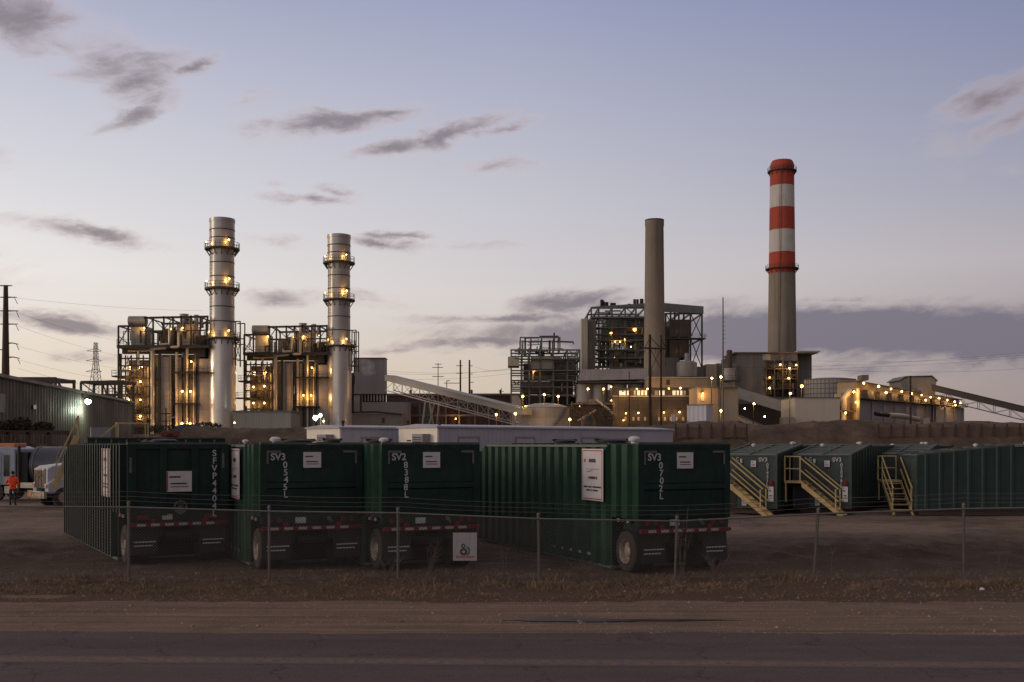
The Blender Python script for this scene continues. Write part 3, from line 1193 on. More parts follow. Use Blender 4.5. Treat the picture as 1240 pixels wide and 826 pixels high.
    # small marker lamps on the flank above the wheel
    for yy in (.95, .70, .45):
        MB().box(-.05, -.01, yy - .05, yy + .05, 1.25, 1.33).build('marker_lamp', 'tape_white' if yy != .70 else 'tape_red', t)
    bar = MB()
    bar.box(.0, W, -.14, -.04, 1.02, 1.11)
    bar.box(.55, .67, -.12, .3, .99, 1.2)
    bar.box(W - .67, W - .55, -.12, .3, .99, 1.2)
    b_o = bar.build('bumper_bar', 'tape_red', t)
    xx = .20
    while xx < W - .25:
        MB().box(xx, xx + .22, -.150, -.141, 1.035, 1.10).build('reflector_strip', 'tape_white', b_o)
        xx += .36
    # running gear
    for xx, nm in ((.06, 1), (W - .74, 2)):
        fm = MB()
        fm.add([(xx, .02, 1.02), (xx + .70, .02, 1.02), (xx + .70, -.04, .30), (xx, -.04, .30)], [(3, 2, 1, 0), (0, 1, 2, 3)])
        fm.box(xx, xx + .70, -.05, -.035, .28, .40)
        fo = fm.build('mud_flap', 'flap', t)
        st = MB()
        for (zz, w0) in ((.60, .56), (.50, .48)):
            st.box(xx + .08, xx + .08 + w0, -.046, -.022, zz, zz + .030)
        st.build('print', 'white_letter', fo)
    wheel(t, -1, .02, .70)
    wheel(t, 1, W - .02, .70)
    ax = MB()
    ax.tube([(.3, .70, .52), (W - .3, .70, .52)], .09, 10)
    ax.box(.75, .88, .0, 1.3, .78, 1.02)
    ax.box(W - .88, W - .75, .0, 1.3, .78, 1.02)
    ax.tube([(1.0, .3, .75), (1.7, .3, .75)], .14, 10)
    ax.build('axle', 'black', t)
    # flank foot: skid with reflector tape
    sk = MB()
    sk.box(-.03, W + .03, 1.37, L - .2, .02, .098)
    so = sk.build('skid', 'edge', t)
    rd = MB()
    yy = 2.1
    i = 0
    while yy < 5.2 and kind == 'wide':
        rd.cur = i % 2
        rd.box(-.10, -.09, yy, yy + .18, .28, .35)
        yy += .26
        i += 1
    if rd.v:
        rd.build('reflector_tape', ['tape_red', 'tape_white'], t)
    # lettering
    lt = MB()
    yf = -.055 if kind == 'wide' else -.074
    if kind == 'wide':
        add_text(lt, head, .245, (.42, yf, TOP - .325), (1, 0, 0), (0, 0, 1))
        for i, ch in enumerate(digits):
            if ch != ' ':
                add_text(lt, ch, .225, (.61 + .012 * ((i * 7) % 3 - 1), yf, TOP - .53 - i * .187), (1, 0, 0), (0, 0, 1))
        corner_marks(t, yf)
        small_notice(t, 1.06, 1.52, 2.60, 3.0, yf)
    else:
        for i, ch in enumerate(digits):
            add_text(lt, ch, .235, (2.24, yf, TOP - .25 - i * .205), (1, 0, 0), (0, 0, 1))
        small_notice(t, .97, 1.63, 1.93, 2.48, -.075, True)
        MB().box(.02, .08, -.078, -.072, 2.45, 2.85).build('corner_mark', 'galv', t)
        MB().box(W - .15, W - .09, -.078, -.072, 2.55, 2.95).build('corner_mark', 'galv', t)
    lt.build('lettering', 'white_letter', t)
    if sign:
        tall_sign(t, .05 if kind == 'thin' else 0.0, -1, sign_y[0], sign_y[1], 1.73, 3.08)
    roof_fittings(t, L, caps, hatches)
    return t


rear_tank('dark tank trailer with thin close ribs and the number SFVP4404L down its end', 155, 28.2, 30, '', 'SFVP4404L', 'thin', sign_y=(1.85, 3.15),
          caps=(), hatches=((1.2, 1.4, 1.0), (1.5, 4.0, 1.0)))
rear_tank('green tank trailer numbered SV30545L standing beside the thin ribbed one', 316, 27.0, 24.5, 'SV3', '0545L', 'wide', sign_y=(1.85, 3.15),
          caps=((.55, .9, .8), (.1, 2.6, .5)), hatches=((1.7, 3.2, 1.1), (2.1, 1.0, .6)))
rear_tank('green tank trailer numbered SV28388L, right of the one numbered SV30545L', 463, 26.9, 25, 'SV2', '8388L', 'wide',
          caps=((.2, .5, .7),), hatches=((1.4, 4.6, .9),))
rear_tank('green tank trailer numbered SV30702L with a red bordered board on its flank', 773, 26.2, 23, 'SV3', '0702L', 'wide', sign_y=(1.45, 2.65),
          caps=((.45, 1.0, .85),), hatches=((1.2, 3.6, 1.2), (1.0, 6.2, .9), (1.6, 7.5, .8)))


def stair(parent):
    """Yellow access stair across the front: landing on the left, flight going down to the right."""
    zl = 1.55
    y0, y1 = -.95, -.12
    s = MB()
    xa, xb = .62, 2.25
    for yy in (y0, y1):
        s.add([(xa, yy - .025, zl), (xa, yy - .025, zl - .26), (xb, yy - .025, .02), (xb + .22, yy - .025, .05), (xa, yy + .025, zl), (xa, yy + .025, zl - .26), (xb, yy + .025, .02), (xb + .22, yy + .025, .05)],
              [(0, 1, 2, 3), (7, 6, 5, 4), (0, 3, 7, 4), (1, 5, 6, 2), (2, 6, 7, 3), (0, 4, 5, 1)])
    so = s.build('stair_stringer', 'yellow', parent)
    for k in range(6):
        f = (k + .6) / 6.4
        x = xa + (xb - xa) * f
        z = zl + (.1 - zl) * f
        MB().box(x - .10, x + .13, y0 + .03, y1 - .03, z - .03, z).build('tread', 'yellow', so)
    l = MB()
    l.box(-.15, xa, y0 - .03, y1 + .03, zl - .10, zl)
    l.box(-.12, -.06, y0, y0 + .06, 0.6, zl - .1)
    l.build('landing', 'yellow', parent)
    h = MB()
    def post(x, y, za, zb):
        h.beam((x, y, za), (x, y, zb), .055, .055, (1, 0, 0))
    for x in (-.13, .56):
        post(x, y0, zl, zl + 1.12)
    post(-.13, y1, zl, zl + 1.12)
    post(xb - .12, y0, .25, 1.2)
    post(xb - .12, y1, .25, 1.2)
    for z in (.55, 1.1):
        h.beam((-.13, y0, zl + z), (.56, y0, zl + z), .05)
        h.beam((-.13, y0, zl + z), (-.13, y1, zl + z), .05)
        for yy in (y0, y1):
            h.beam((.56, yy, zl + z - .05), (xb, yy, .12 + z), .05)
    h.build('handrail', 'yellow', parent)


def front_tank(label, px, Y, th, text, L=10.0, notices=True, warm='green_teal', lettering=True, stairs=True):
    """Tank trailer seen from its sloping front end; (px, Y) is the right-hand corner of that end."""
    X = (px - 620) * Y / F
    r = Vector((cos(th), sin(th), 0))
    o = Vector((X, Y, 0)) - r * W
    t = thing('tank_trailer', label, 'tank trailer', (o.x, o.y, 0), th, 'green tank trailers with yellow stairs across the yard')
    zf = 2.72
    top = lambda y: zf + (3.16 - zf) * min(1, y / 4.2)
    bot = lambda y: .30
    flank(t, L, 0.0, -1, top, bot, .62, .30, .08, 'green_dark', breaks=(4.2,))
    flank(t, L, W, 1, top, bot, .62, .10, .04, 'green_flank' if warm == 'right' else 'green_dark', breaks=(4.2,))  # dark green here paints the shade between the teal tanks
    fw = MB()
    fw.add([(0, 0, .3), (W, 0, .3), (W, 0, zf), (0, 0, zf)], [(0, 1, 2, 3)])
    fw.box(-.02, .10, -.05, -.002, .3, zf)
    fw.box(W - .10, W + .02, -.05, -.002, .3, zf)
    fw.box(.10, W - .1, -.05, -.002, zf - .08, zf)
    fw.box(.10, W - .1, -.05, -.002, 1.52, 1.62)
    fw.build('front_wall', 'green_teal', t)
    bay = MB()
    bay.box(.12, .72, -.02, -.004, .3, 1.5)
    bay.build('bay_shade', 'black', t)  # flat black sheet painting the shade of a recess
    rf = MB()
    rf.add([(0, 0, zf), (W, 0, zf), (W, 4.2, 3.16), (0, 4.2, 3.16), (W, L, 3.16), (0, L, 3.16)], [(0, 1, 2, 3), (3, 2, 4, 5)])
    for y in (.9, 1.9, 2.9, 3.9, 5.2, 6.6, 8.0):
        z = top(y)
        rf.beam((.04, y, z + .03), (W - .04, y, z + .03), .09, .06)
    rf.beam((.03, 0, zf + .03), (.03, 4.2, 3.19), .08)
    rf.beam((W - .03, 0, zf + .03), (W - .03, 4.2, 3.19), .08)
    rf.beam((W * .5, 0.1, zf + .03), (W * .5, 4.2, 3.19), .06)
    rf.build('roof', 'tank_top', t)
    un = MB()
    un.box(.25, W - .25, .2, L, .05, .298)
    un.add([(0, L, .3), (W, L, .3), (W, L, 3.16), (0, L, 3.16)], [(3, 2, 1, 0)])
    un.build('chassis', 'rust', t)
    if stairs:
        stair(t)
    if notices:
        small_notice(t, 1.42, 1.66, 2.18, 2.46, -.06)
        small_notice(t, 2.22, 2.46, .62, 1.30, -.06)
        small_notice(t, 1.0, 1.22, .42, .95, -.06)
        MB().box(2.28, 2.44, -.085, -.055, 1.35, 1.55).build('warning_plate', 'tape_red', t)
    lt = MB()
    if lettering:
        add_text(lt, 'SV3', .26, (1.98, -.06, zf - .22), (1, 0, 0), (0, 0, 1))
        for i, ch in enumerate(text):
            add_text(lt, ch, .21, (2.18, -.06, zf - .45 - i * .175), (1, 0, 0), (0, 0, 1))
        add_text(lt, 'C', .2, (.80, -.06, zf - .2), (1, 0, 0), (0, 0, 1))
        lt.box(.92, 1.02, -.062, -.055, zf - .38, zf - .18)
        lt.build('lettering', 'white_letter', t)
    for (x, y) in ((1.9, 5.0), (.5, 3.3), (1.3, 7.5)):
        z = top(y)
        MB().lathe((x, y, z), [(.06, 0), (.06, .06), (.11, .07), (.11, .13), (.03, .17)], 10).build('vent_cap', 'sign_white', t, smooth=True)
    return t


front_tank('teal tank trailer with a yellow stair, partly hidden by the trailer SV30702L', 941, 48.0, radians(-30), '07431L')
front_tank('teal tank trailer with a yellow stair, its front fully open to view in mid row', 1031, 48.0, radians(-30), '02096L')
front_tank('teal tank trailer without a stair, mostly hidden behind the turned ribbed one', 1119, 52.6, radians(-30), '', stairs=False, lettering=False, notices=False)
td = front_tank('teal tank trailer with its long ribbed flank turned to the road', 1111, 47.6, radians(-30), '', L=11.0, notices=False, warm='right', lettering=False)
# this one is turned: its flank faces the road
th = radians(-93)
W3 = W
rr = Vector((cos(th), sin(th), 0))
oo = Vector(((1111 - 620) * 47.6 / F, 47.6, 0)) - rr * W3
td.location = oo
td.rotation_euler.z = th
FRAME[td.name] = (oo, th)


def hidden_tank():
    """Tank behind the thin-ribbed trailer: roof strip, guard rail and stair show past it."""
    t = thing('tank_trailer', 'tank trailer behind the thin ribbed one, with a yellow guard rail on its roof', 'tank trailer', (-18.7, 47.0, 0), radians(-66), 'green tank trailers along the fence')
    L, zt = 5.6, 3.45
    b = MB()
    b.box(0, W, 0, L, .3, zt)
    b.build('body', 'green_dark', t)
    rb = MB()
    for k in range(9):
        rb.box(-.08, -.002, .3 + k * .6, .36 + k * .6, .35, zt - .05)
        rb.box(W + .002, W + .08, .3 + k * .6, .36 + k * .6, .35, zt - .05)
    rb.build('rib', 'edge', t)
    rf = MB()
    rf.box(-.05, W + .05, -.05, L + .05, zt + .003, zt + .05)
    rf.build('roof', 'tank_top', t)
    MB().box(.3, 1.3, .2, 1.0, zt + .055, zt + .48).build('roof_box', 'ac', t)
    g = MB()
    z = zt + .05
    x = W - .1
    for y in (1.2, 2.4):
        g.beam((x, y, z), (x, y, z + .62), .05)
        g.beam((x - 1.2, y, z), (x - 1.2, y, z + .62), .05)
        g.beam((x, y, z + .60), (x - 1.2, y, z + .60), .05)
    for xx in (x, x - 1.2):
        g.beam((xx, 1.2, z + .60), (xx, 2.4, z + .60), .05)
    g.beam((x, .5, z), (x, 1.2, z + .60), .05)
    g.build('guard_rail', 'yellow', t)
    # ladder stair on the end facing left
    s = MB()
    for yy in (.2, .95):
        s.beam((yy, -.35, zt + .1), (yy + .0, -1.25, 1.3), .06, .22)
        s.beam((yy, -.30, zt + .95), (yy, -1.2, 2.2), .05)
        s.beam((yy, -.30, zt - .1), (yy, -.30, zt + .95), .05)
        s.beam((yy, -1.2, 1.3), (yy, -1.2, 2.2), .05)
    s.beam((.2, -.3, zt + .95), (.95, -.3, zt + .95), .05)
    s.beam((.2, -.3, zt + .5), (.95, -.3, zt + .5), .05)
    for k in range(8):
        f = k / 8
        s.box(.2, .95, -.35 - .9 * f - .1, -.35 - .9 * f + .1, zt + .1 - (zt - 1.2) * f - .02, zt + .1 - (zt - 1.2) * f + .02)
    s.build('stair', 'yellow', t)
    MB().box(0, W, -.6, -.02, .05, 1.2).build('pump_skid', 'black', t)


hidden_tank()


# ------------------------------------------------------------------ chain link fence
def fence():
    posts = [(-30, 612, 707), (156, 613, 708), (326, 618, 706), (482, 620, 714), (652, 627, 711), (820, 630, 712), (991, 621, 711), (1167, 615, 710), (1340, 612, 708)]
    pts = []
    for (px, yt, yb) in posts:
        Y = 24.6
        pts.append(((px - 620) * Y / F, Y, EYE + (HOR - yb) * Y / F, EYE + (HOR - yt) * Y / F))
    t = thing('chain_link_fence', 'sagging chain link fence with a top rail running along the whole verge', 'fence', (0, 24.6, 0))
    lean = {5: .06, 6: .13, 4: -.02}
    for i, (x, y, z0, z1) in enumerate(pts):
        mb = MB()
        dx = lean.get(i, 0)
        mb.tube([(x - dx, y, z0 - .15), (x, y, z1 + .05)], .034, 8)
        mb.ball((x, y, z1 + .07), .045, 8)
        mb.build('post', 'galv', t, local=False, smooth=True)
    rail = MB()
    line = []
    for (x, y, z0, z1) in pts:
        line.append((x, y - .045, z1 - .02))
    rail.tube(line, .022, 6)
    rail.build('top_rail', 'galv', t, local=False, smooth=True)
    st = MB()
    for dz, dy in ((.12, .03), (.22, .05), (.33, .07)):
        l2 = []
        for (a, b) in zip(pts, pts[1:]):
            for k in range(6):
                f = k / 6
                l2.append((a[0] + (b[0] - a[0]) * f, a[1] + .05 + dy, a[3] + (b[3] - a[3]) * f + dz - .10 * f * (1 - f)))
        st.tube(l2, .0045, 4)
    st.build('barbed_strand', 'wire', t, local=False)
    # woven wire: zig-zag strands both ways
    dia = .075
    for (a, b) in zip(pts, pts[1:]):
        m = MB()
        y = a[1] - .035
        w = b[0] - a[0]
        zb = lambda u: (a[2] + (b[2] - a[2]) * u) + .04
        zt = lambda u: (a[3] + (b[3] - a[3]) * u) - .03
        hgt = max(a[3] - a[2], b[3] - b[2])
        n = int((w + hgt) / dia) + 1
        r = .0029
        for s in (1, -1):
            for k in range(n):
                # 45 degree strand clipped to the panel
                if s > 0:
                    xa = a[0] - hgt + k * dia
                    pa, pb = (xa, 0.0), (xa + hgt, 1.0)
                else:
                    xa = a[0] + k * dia
                    pa, pb = (xa, 0.0), (xa - hgt, 1.0)
                f0, f1 = 0.0, 1.0
                dx = pb[0] - pa[0]
                for lim, sign in ((a[0], 1), (b[0], -1)):
                    v0, v1 = (pa[0] - lim) * sign, (pb[0] - lim) * sign
                    if v0 < 0 and v1 < 0:
                        f0, f1 = 1, 0
                    elif v0 < 0:
                        f0 = max(f0, v0 / (v0 - v1))
                    elif v1 < 0:
                        f1 = min(f1, v0 / (v0 - v1))
                if f1 - f0 < .01:
                    continue
                P = []
                for f in (f0, f1):
                    x = pa[0] + dx * f
                    u = (x - a[0]) / w
                    P.append(Vector((x, y + .004 * s, zb(u) + (zt(u) - zb(u)) * f)))
                d = (P[1] - P[0]).normalized()
                sd_ = Vector((d.z, 0, -d.x)) * r
                tt = Vector((0, r, 0))
                m.add([P[0] - sd_, P[0] + tt, P[0] + sd_, P[1] - sd_, P[1] + tt, P[1] + sd_], [(0, 1, 4, 3), (1, 2, 5, 4), (2, 0, 3, 5)])
        m.build('wire_mesh', 'wire', t, local=False)
    return pts


fence_pts = fence()


def fence_sign():
    p = at(563, 662, 24.48)
    s = 24.48 / F
    o = thing('warning_sign', 'white square warning sign with red lettering wired to the chain link fence', 'sign', (p.x, p.y, p.z - 17 * s))
    w, h = 14.5 * s, 17 * s
    MB().box(p.x - w, p.x + w, p.y - .012, p.y, p.z - h, p.z + h).build('board', 'sign_faded', o, local=False)
    b = MB()
    y = p.y - .014
    # the pictogram: a dark figure of two rings with a bent tail
    def ring(cx, cz, r0, r1, a0=0, a1=2 * pi, n=20):
        vs, fs = [], []
        for i in range(n + 1):
            a = a0 + (a1 - a0) * i / n
            vs += [(cx + r0 * cos(a), y, cz + r0 * sin(a)), (cx + r1 * cos(a), y, cz + r1 * sin(a))]
        for i in range(n):
            fs.append((2 * i, 2 * i + 1, 2 * i + 3, 2 * i + 2))
        b.add(vs, fs)
    cx, cz = p.x - .03, p.z - h * .36
    ring(cx, cz, .035, .085)
    ring(cx - .01, cz + .135, .02, .05)
    ring(cx + .03, cz + .02, .085, .115, -1.2, 1.2)
    b.build('pictogram', 'sign_black', o, local=False)
    r = MB()
    x = p.x - w * .72
    rs = random.Random(3)
    while x < p.x + w * .72:
        wd = rs.uniform(.018, .03)
        r.box(x, x + wd, y - .002, y, p.z - h * .78, p.z - h * .66)
        x += wd + .012
    r.build('red_print', 'sign_red', o, local=False)


fence_sign()


# ------------------------------------------------------------------ dry grass and weeds
def dry_grass():
    rs = random.Random(11)
    vs, fs = [], []
    def blade(x, y, z, h, w, lean):
        a = rs.uniform(0, 2 * pi)
        dx, dy = cos(a) * w, sin(a) * w
        lx, ly = rs.uniform(-lean, lean), rs.uniform(-lean, lean)
        o = len(vs)
        vs.extend([(x - dx, y - dy, z - .01), (x + dx, y + dy, z - .01), (x + lx * .5 + dx * .6, y + ly * .5 + dy * .6, z + h * .62), (x + lx, y + ly, z + h)])
        fs.append((o, o + 1, o + 2))
        fs.append((o, o + 2, o + 3))
    n = 0
    while n < 26000:
        x = rs.uniform(-17, 17)
        y = min(33, rs.gauss(24.4, 1.15))
        if y < 22.2:
            continue
        k = mn.noise(Vector((x * .55, y * 1.1, 9)))
        k += .6 * mn.noise(Vector((x * 2.3, y * 2.6, 4)))
        if k < rs.uniform(-.1, .7):
            continue
        h = rs.uniform(.02, .075) * (1 + max(0, k) * 1.4)
        if rs.random() < .04:
            h *= 2.2
        blade(x, y, ground_z(x, y), h, .007, .10)
        n += 1
    me = bpy.data.meshes.new('dry_grass')
    me.from_pydata(vs, [], fs)
    me.materials.append(M['straw'])
    o = bpy.data.objects.new('dry_grass', me)
    COL.objects.link(o)
    tag(o, 'short dry straw grass along the foot of the fence', 'grass', None, 'stuff')


dry_grass()


def weed(label, px, yb, Y, h, n, spread, seed, lean=0.0):
    rs = random.Random(seed)
    x = (px - 620) * Y / F
    z = ground_z(x, Y)
    mb = MB()
    for k in range(n):
        a = rs.uniform(-1, 1)
        tip = Vector((x + a * spread + lean, Y + rs.uniform(-.5, .5) * spread, z + h * rs.uniform(.6, 1)))
        base = Vector((x + rs.uniform(-.05, .05), Y + rs.uniform(-.05, .05), z - .03))
        mid = base.lerp(tip, .5) + Vector((rs.uniform(-.06, .06), 0, .06))
        mb.tube([base, mid, tip], .010, 5, r2=.004)
        for q in range(4):
            f = rs.uniform(.35, .95)
            p = base.lerp(tip, f)
            e = p + Vector((rs.uniform(-.16, .16), rs.uniform(-.1, .1), rs.uniform(.04, .2)))
            mb.tube([p, e], .005, 4, r2=.003)
    o = mb.build('dry_weed', 'weed', loc=(x, Y, z))
    tag(o, label, 'weed', 'dry weeds along the fence')
    return o


weed('tall forked dry weed leaning at the fence post before the trailer SV30702L', 826, 700, 24.9, 1.75, 4, .22, 1, .05)
weed('bushy dry weed beside the white fence sign', 518, 700, 24.9, 1.0, 6, .3, 2)
weed('dry weed spreading left of the fence post before the SV28388L trailer', 470, 700, 25.0, .6, 6, .35, 3)
weed('thin dry weeds under the long ribbed flank', 612, 690, 25.3, .8, 3, .12, 4)
weed('low dry tuft in front of the wheel of SV30702L', 705, 690, 25.2, .4, 12, .3, 5)
weed('single pale dry stalk standing in the open yard right of the crooked post', 1006, 690, 25.4, .95, 2, .06, 6)
weed('sparse dry stalk near the rightmost fence post', 1213, 690, 25.5, .8, 3, .2, 7)
weed('dry tuft below the mud flap of SV30702L', 868, 690, 25.0, .75, 7, .45, 8)

lp = at(1186, 716, 23.6)
tag(MB().add([(0, 0, .005), (.10, -.02, .01), (.13, .03, .03), (.04, .05, .05), (.07, .02, .06)], [(0, 1, 2, 3), (0, 1, 4), (1, 2, 4), (2, 3, 4), (3, 0, 4)]).build('paper_litter', 'litter', loc=(0, 0, 0)),
    'crumpled white paper scrap lying on the dry verge', 'litter')
bpy.data.objects['paper_litter'].location = (lp.x, 23.6, ground_z(lp.x, 23.6))

# ------------------------------------------------------------------ person
def skin_mesh(chains, levels=1):
    """chains: list of ([(point, radius)...], [(i, j)...]) grown with the Skin modifier and joined into one mesh."""
    V, Fc = [], []
    for pts, edges in chains:
        me = bpy.data.meshes.new('sk')
        me.from_pydata([p for p, r in pts], edges, [])
        o = bpy.data.objects.new('sk', me)
        COL.objects.link(o)
        sm = o.modifiers.new('s', 'SKIN')
        sm.use_smooth_shade = True
        for v, (p, r) in zip(me.skin_vertices[0].data, pts):
            rr = r if isinstance(r, tuple) else (r, r)
            v.radius = rr
        me.skin_vertices[0].data[0].use_root = True
        ss = o.modifiers.new('u', 'SUBSURF')
        ss.levels = levels
        dg = bpy.context.evaluated_depsgraph_get()
        m2 = bpy.data.meshes.new_from_object(o.evaluated_get(dg))
        off = len(V)
        V += [v.co.copy() for v in m2.vertices]
        Fc += [[i + off for i in p.vertices] for p in m2.polygons]
        bpy.data.objects.remove(o)
        bpy.data.meshes.remove(me)
        bpy.data.meshes.remove(m2)
    return V, Fc


def build_person():
    Y = 56.0
    X = (15.5 - 620) * Y / F
    z0 = ground_z(X, Y)
    t = thing('person', 'person in orange jacket and dark jeans standing beside the pale blue truck cab', 'person', (X, Y, z0), radians(12))
    # body: faces +y (towards the truck), turned a little left; one continuous figure
    P = [((0, 0, .96), (.155, .115)),          # 0 pelvis
         ((0, .0, 1.14), (.150, .105)),        # 1 waist
         ((0, -.01, 1.34), (.185, .115)),      # 2 chest
         ((0, -.01, 1.48), (.10, .08)),        # 3 neck base
         ((0, .01, 1.57), .055),               # 4 neck
         ((0, .03, 1.66), (.078, .095)),       # 5 head
         ((0, .025, 1.76), (.075, .09)),       # 6 crown
         ((.19, -.01, 1.43), .070),            # 7 r shoulder
         ((.25, -.02, 1.17), .052),            # 8 r elbow
         ((.25, .12, .96), .038),              # 9 r wrist
         ((-.19, -.01, 1.43), .070),           # 10 l shoulder
         ((-.31, .0, 1.20), .052),             # 11 l elbow
         ((-.36, .20, 1.26), .038),            # 12 l wrist
         ((.10, .0, .88), .095),               # 13 r hip
         ((.11, .02, .50), .066),              # 14 r knee
         ((.12, -.02, .10), .046),             # 15 r ankle
         ((.13, .15, .04), .042),              # 16 r toe
         ((-.10, .0, .88), .095),
         ((-.12, .04, .50), .066),
         ((-.13, .0, .10), .046),
         ((-.15, .17, .04), .042),
         ((.25, .20, .93), (.022, .042)),      # 21 r palm
         ((-.38, .28, 1.28), (.022, .042)),    # 22 l palm
         ]
    E = [(0, 1), (1, 2), (2, 3), (3, 4), (4, 5), (5, 6), (2, 7), (7, 8), (8, 9), (2, 10), (10, 11), (11, 12), (0, 13), (13, 14), (14, 15), (15, 16),
         (0, 17), (17, 18), (18, 19), (19, 20), (9, 21), (12, 22)]
    chains = [(P, E)]
    for (cx, cy, cz, dz) in ((.25, .22, .93, -.05), (-.38, .30, 1.28, .02)):
        for k, (o, ln) in enumerate(((-.03, .070), (-.01, .085), (.012, .08), (.032, .06))):
            chains.append(([((cx, cy - .02, cz + o), .010), ((cx, cy + ln * .55, cz + o + dz * .3), .009), ((cx, cy + ln, cz + o + dz), .008)], [(0, 1), (1, 2)]))
        chains.append(([((cx, cy - .06, cz + .03), .011), ((cx + .03, cy - .02, cz + .06), .010), ((cx + .03, cy + .02, cz + .065), .009)], [(0, 1), (1, 2)]))
    V, Fc = skin_mesh(chains, 2)
    mb = MB()
    for f in Fc:
        pass
    mb.v = V
    mb.f = Fc
    zc = [sum(V[i].z for i in f) / len(f) for f in Fc]
    yc = [sum(V[i].y for i in f) / len(f) for f in Fc]
    xc = [sum(V[i].x for i in f) / len(f) for f in Fc]
    mi = []
    for x, y, z in zip(xc, yc, zc):
        hand = (abs(x) > .2 and y > .13 and .8 < z < 1.4)
        if z < .10:
            mi.append(2)
        elif z < .88:
            mi.append(1)
        elif hand or z > 1.54:
            mi.append(3)
        else:
            mi.append(0)
    mb.mi = mi
    o = mb.build('body', ['orange', 'denim', 'boot', 'skin'], t, smooth=True)
    # hood-less jacket, a little wider than the body, closed at cuff and hem
    J = [((0, 0, .93), (.185, .145)), ((0, 0, 1.12), (.19, .145)), ((0, -.01, 1.33), (.215, .15)), ((0, -.01, 1.47), (.11, .09)),
         ((.20, -.01, 1.42), .085), ((.26, -.02, 1.17), .068), ((.255, .10, .985), .056), ((-.20, -.01, 1.42), .085), ((-.32, .0, 1.20), .068), ((-.355, .16, 1.25), .056)]
    JE = [(0, 1), (1, 2), (2, 3), (2, 4), (4, 5), (5, 6), (2, 7), (7, 8), (8, 9)]
    V, Fc = skin_mesh([(J, JE)], 2)
    jb = MB()
    jb.v, jb.f, jb.mi = V, Fc, [0] * len(Fc)
    jb.build('jacket', 'orange', t, smooth=True)
    hb = MB().ball((0, .0, 1.735), .108, 14, (.86, 1.0, .88))
    hb.build('hair', 'hair', t, smooth=True)
    fc = MB()
    for sx in (-1, 1):
        fc.ball((sx * .033, .112, 1.70), .012, 6)
        fc.ball((sx * .082, .02, 1.69), .022, 6, (.5, 1, 1.4))
    fc.ball((0, .128, 1.665), .016, 6, (.8, 1, 1.3))
    fc.box(-.025, .025, .105, .118, 1.622, 1.630)
    fc.build('face', 'skin', t, smooth=True)


build_person()


# ------------------------------------------------------------------ trucks
def truck_wheels(t, xs, y0, y1, r=.5):
    for x in xs:
        for y, s in ((y0, -1), (y1, 1)):
            mb = MB()
            mb.tube([(x, y, r), (x, y + .28 * -s, r)], r, 20)
            w = mb.build('wheel', 'rubber', t, smooth=True)
            MB().tube([(x, y + .02 * s, r), (x, y - .05 * s, r)], .27, 14).build('rim', 'rim', w, smooth=True)


def vacuum_truck():
    Y = 60.5
    X = (-29 - 620) * Y / F
    t = thing('vacuum_truck', 'pale blue truck carrying a dark grey tank barrel', 'truck', (X, Y, 0), radians(-4))
    # local x: from the cab's front (left) to the tail (right)
    c = MB()
    c.prism([(0, 0, .9), (2.3, 0, .9), (2.3, 0, 2.95), (1.9, 0, 3.08), (.35, 0, 3.0), (.05, 0, 1.9)], (0, 2.3, 0))
    c.build('cab', 'truck_blue', t, bevel=.06)
    d = MB().box(.55, 1.45, -.05, -.003, 1.0, 2.75)
    do = d.build('door', 'truck_white', t)
    MB().box(.66, 1.34, -.06, -.051, 1.85, 2.6).build('window', 'glass_dark', do)
    MB().box(1.30, 1.40, -.10, -.051, 1.5, 1.62).build('handle', 'chrome', do)
    MB().box(1.62, 1.95, -.02, -.003, 1.4, 2.6).build('side_window', 'glass_dark', t)
    MB().box(.7, 2.0, .5, 1.8, 3.06, 3.26).build('beacon_bar', 'amber', t, bevel=.04)
    b = MB()
    b.box(2.36, 2.95, .1, 2.2, .9, 2.75)
    b.tube([(2.55, -.08, .6), (2.55, -.08, 3.1)], .09, 10)
    b.build('pump_cabinet', 'black', t)
    br = MB()
    pts = [(3.05, 1.15, 1.95), (3.15, 1.15, 1.95), (7.6, 1.15, 1.95), (7.75, 1.15, 1.95)]
    br.tube(pts, 1.12, 28)
    br.build('barrel', 'tank_grey', t, smooth=True)
    for x in (3.2, 4.6, 6.0, 7.5):
        bb = MB()
        n = 28
        vs, fs = [], []
        for i in range(n):
            a = 2 * pi * i / n
            for rr, xx in ((1.12, x), (1.15, x), (1.15, x + .08), (1.12, x + .08)):
                vs.append((xx, 1.15 + rr * cos(a), 1.95 + rr * sin(a)))
        for i in range(n):
            j = (i + 1) % n
            for k in range(3):
                fs.append((i * 4 + k, i * 4 + k + 1, j * 4 + k + 1, j * 4 + k))
        bb.add(vs, fs)
        bb.build('hoop', 'galv', t)
    ch = MB()
    ch.box(.2, 8.2, .5, 1.8, .55, .88)
    ch.box(3.0, 8.0, -.02, .2, .62, 1.0)
    ch.build('chassis', 'black', t)
    tr = MB()
    tr.box(2.36, 5.2, -.1, -.03, .75, 1.05)
    tr.box(1.7, 2.3, -.08, .2, .45, .85)
    tr.build('fuel_tank', 'chrome', t)
    truck_wheels(t, (1.1, 5.6, 6.9), -.02, 2.32)


vacuum_truck()


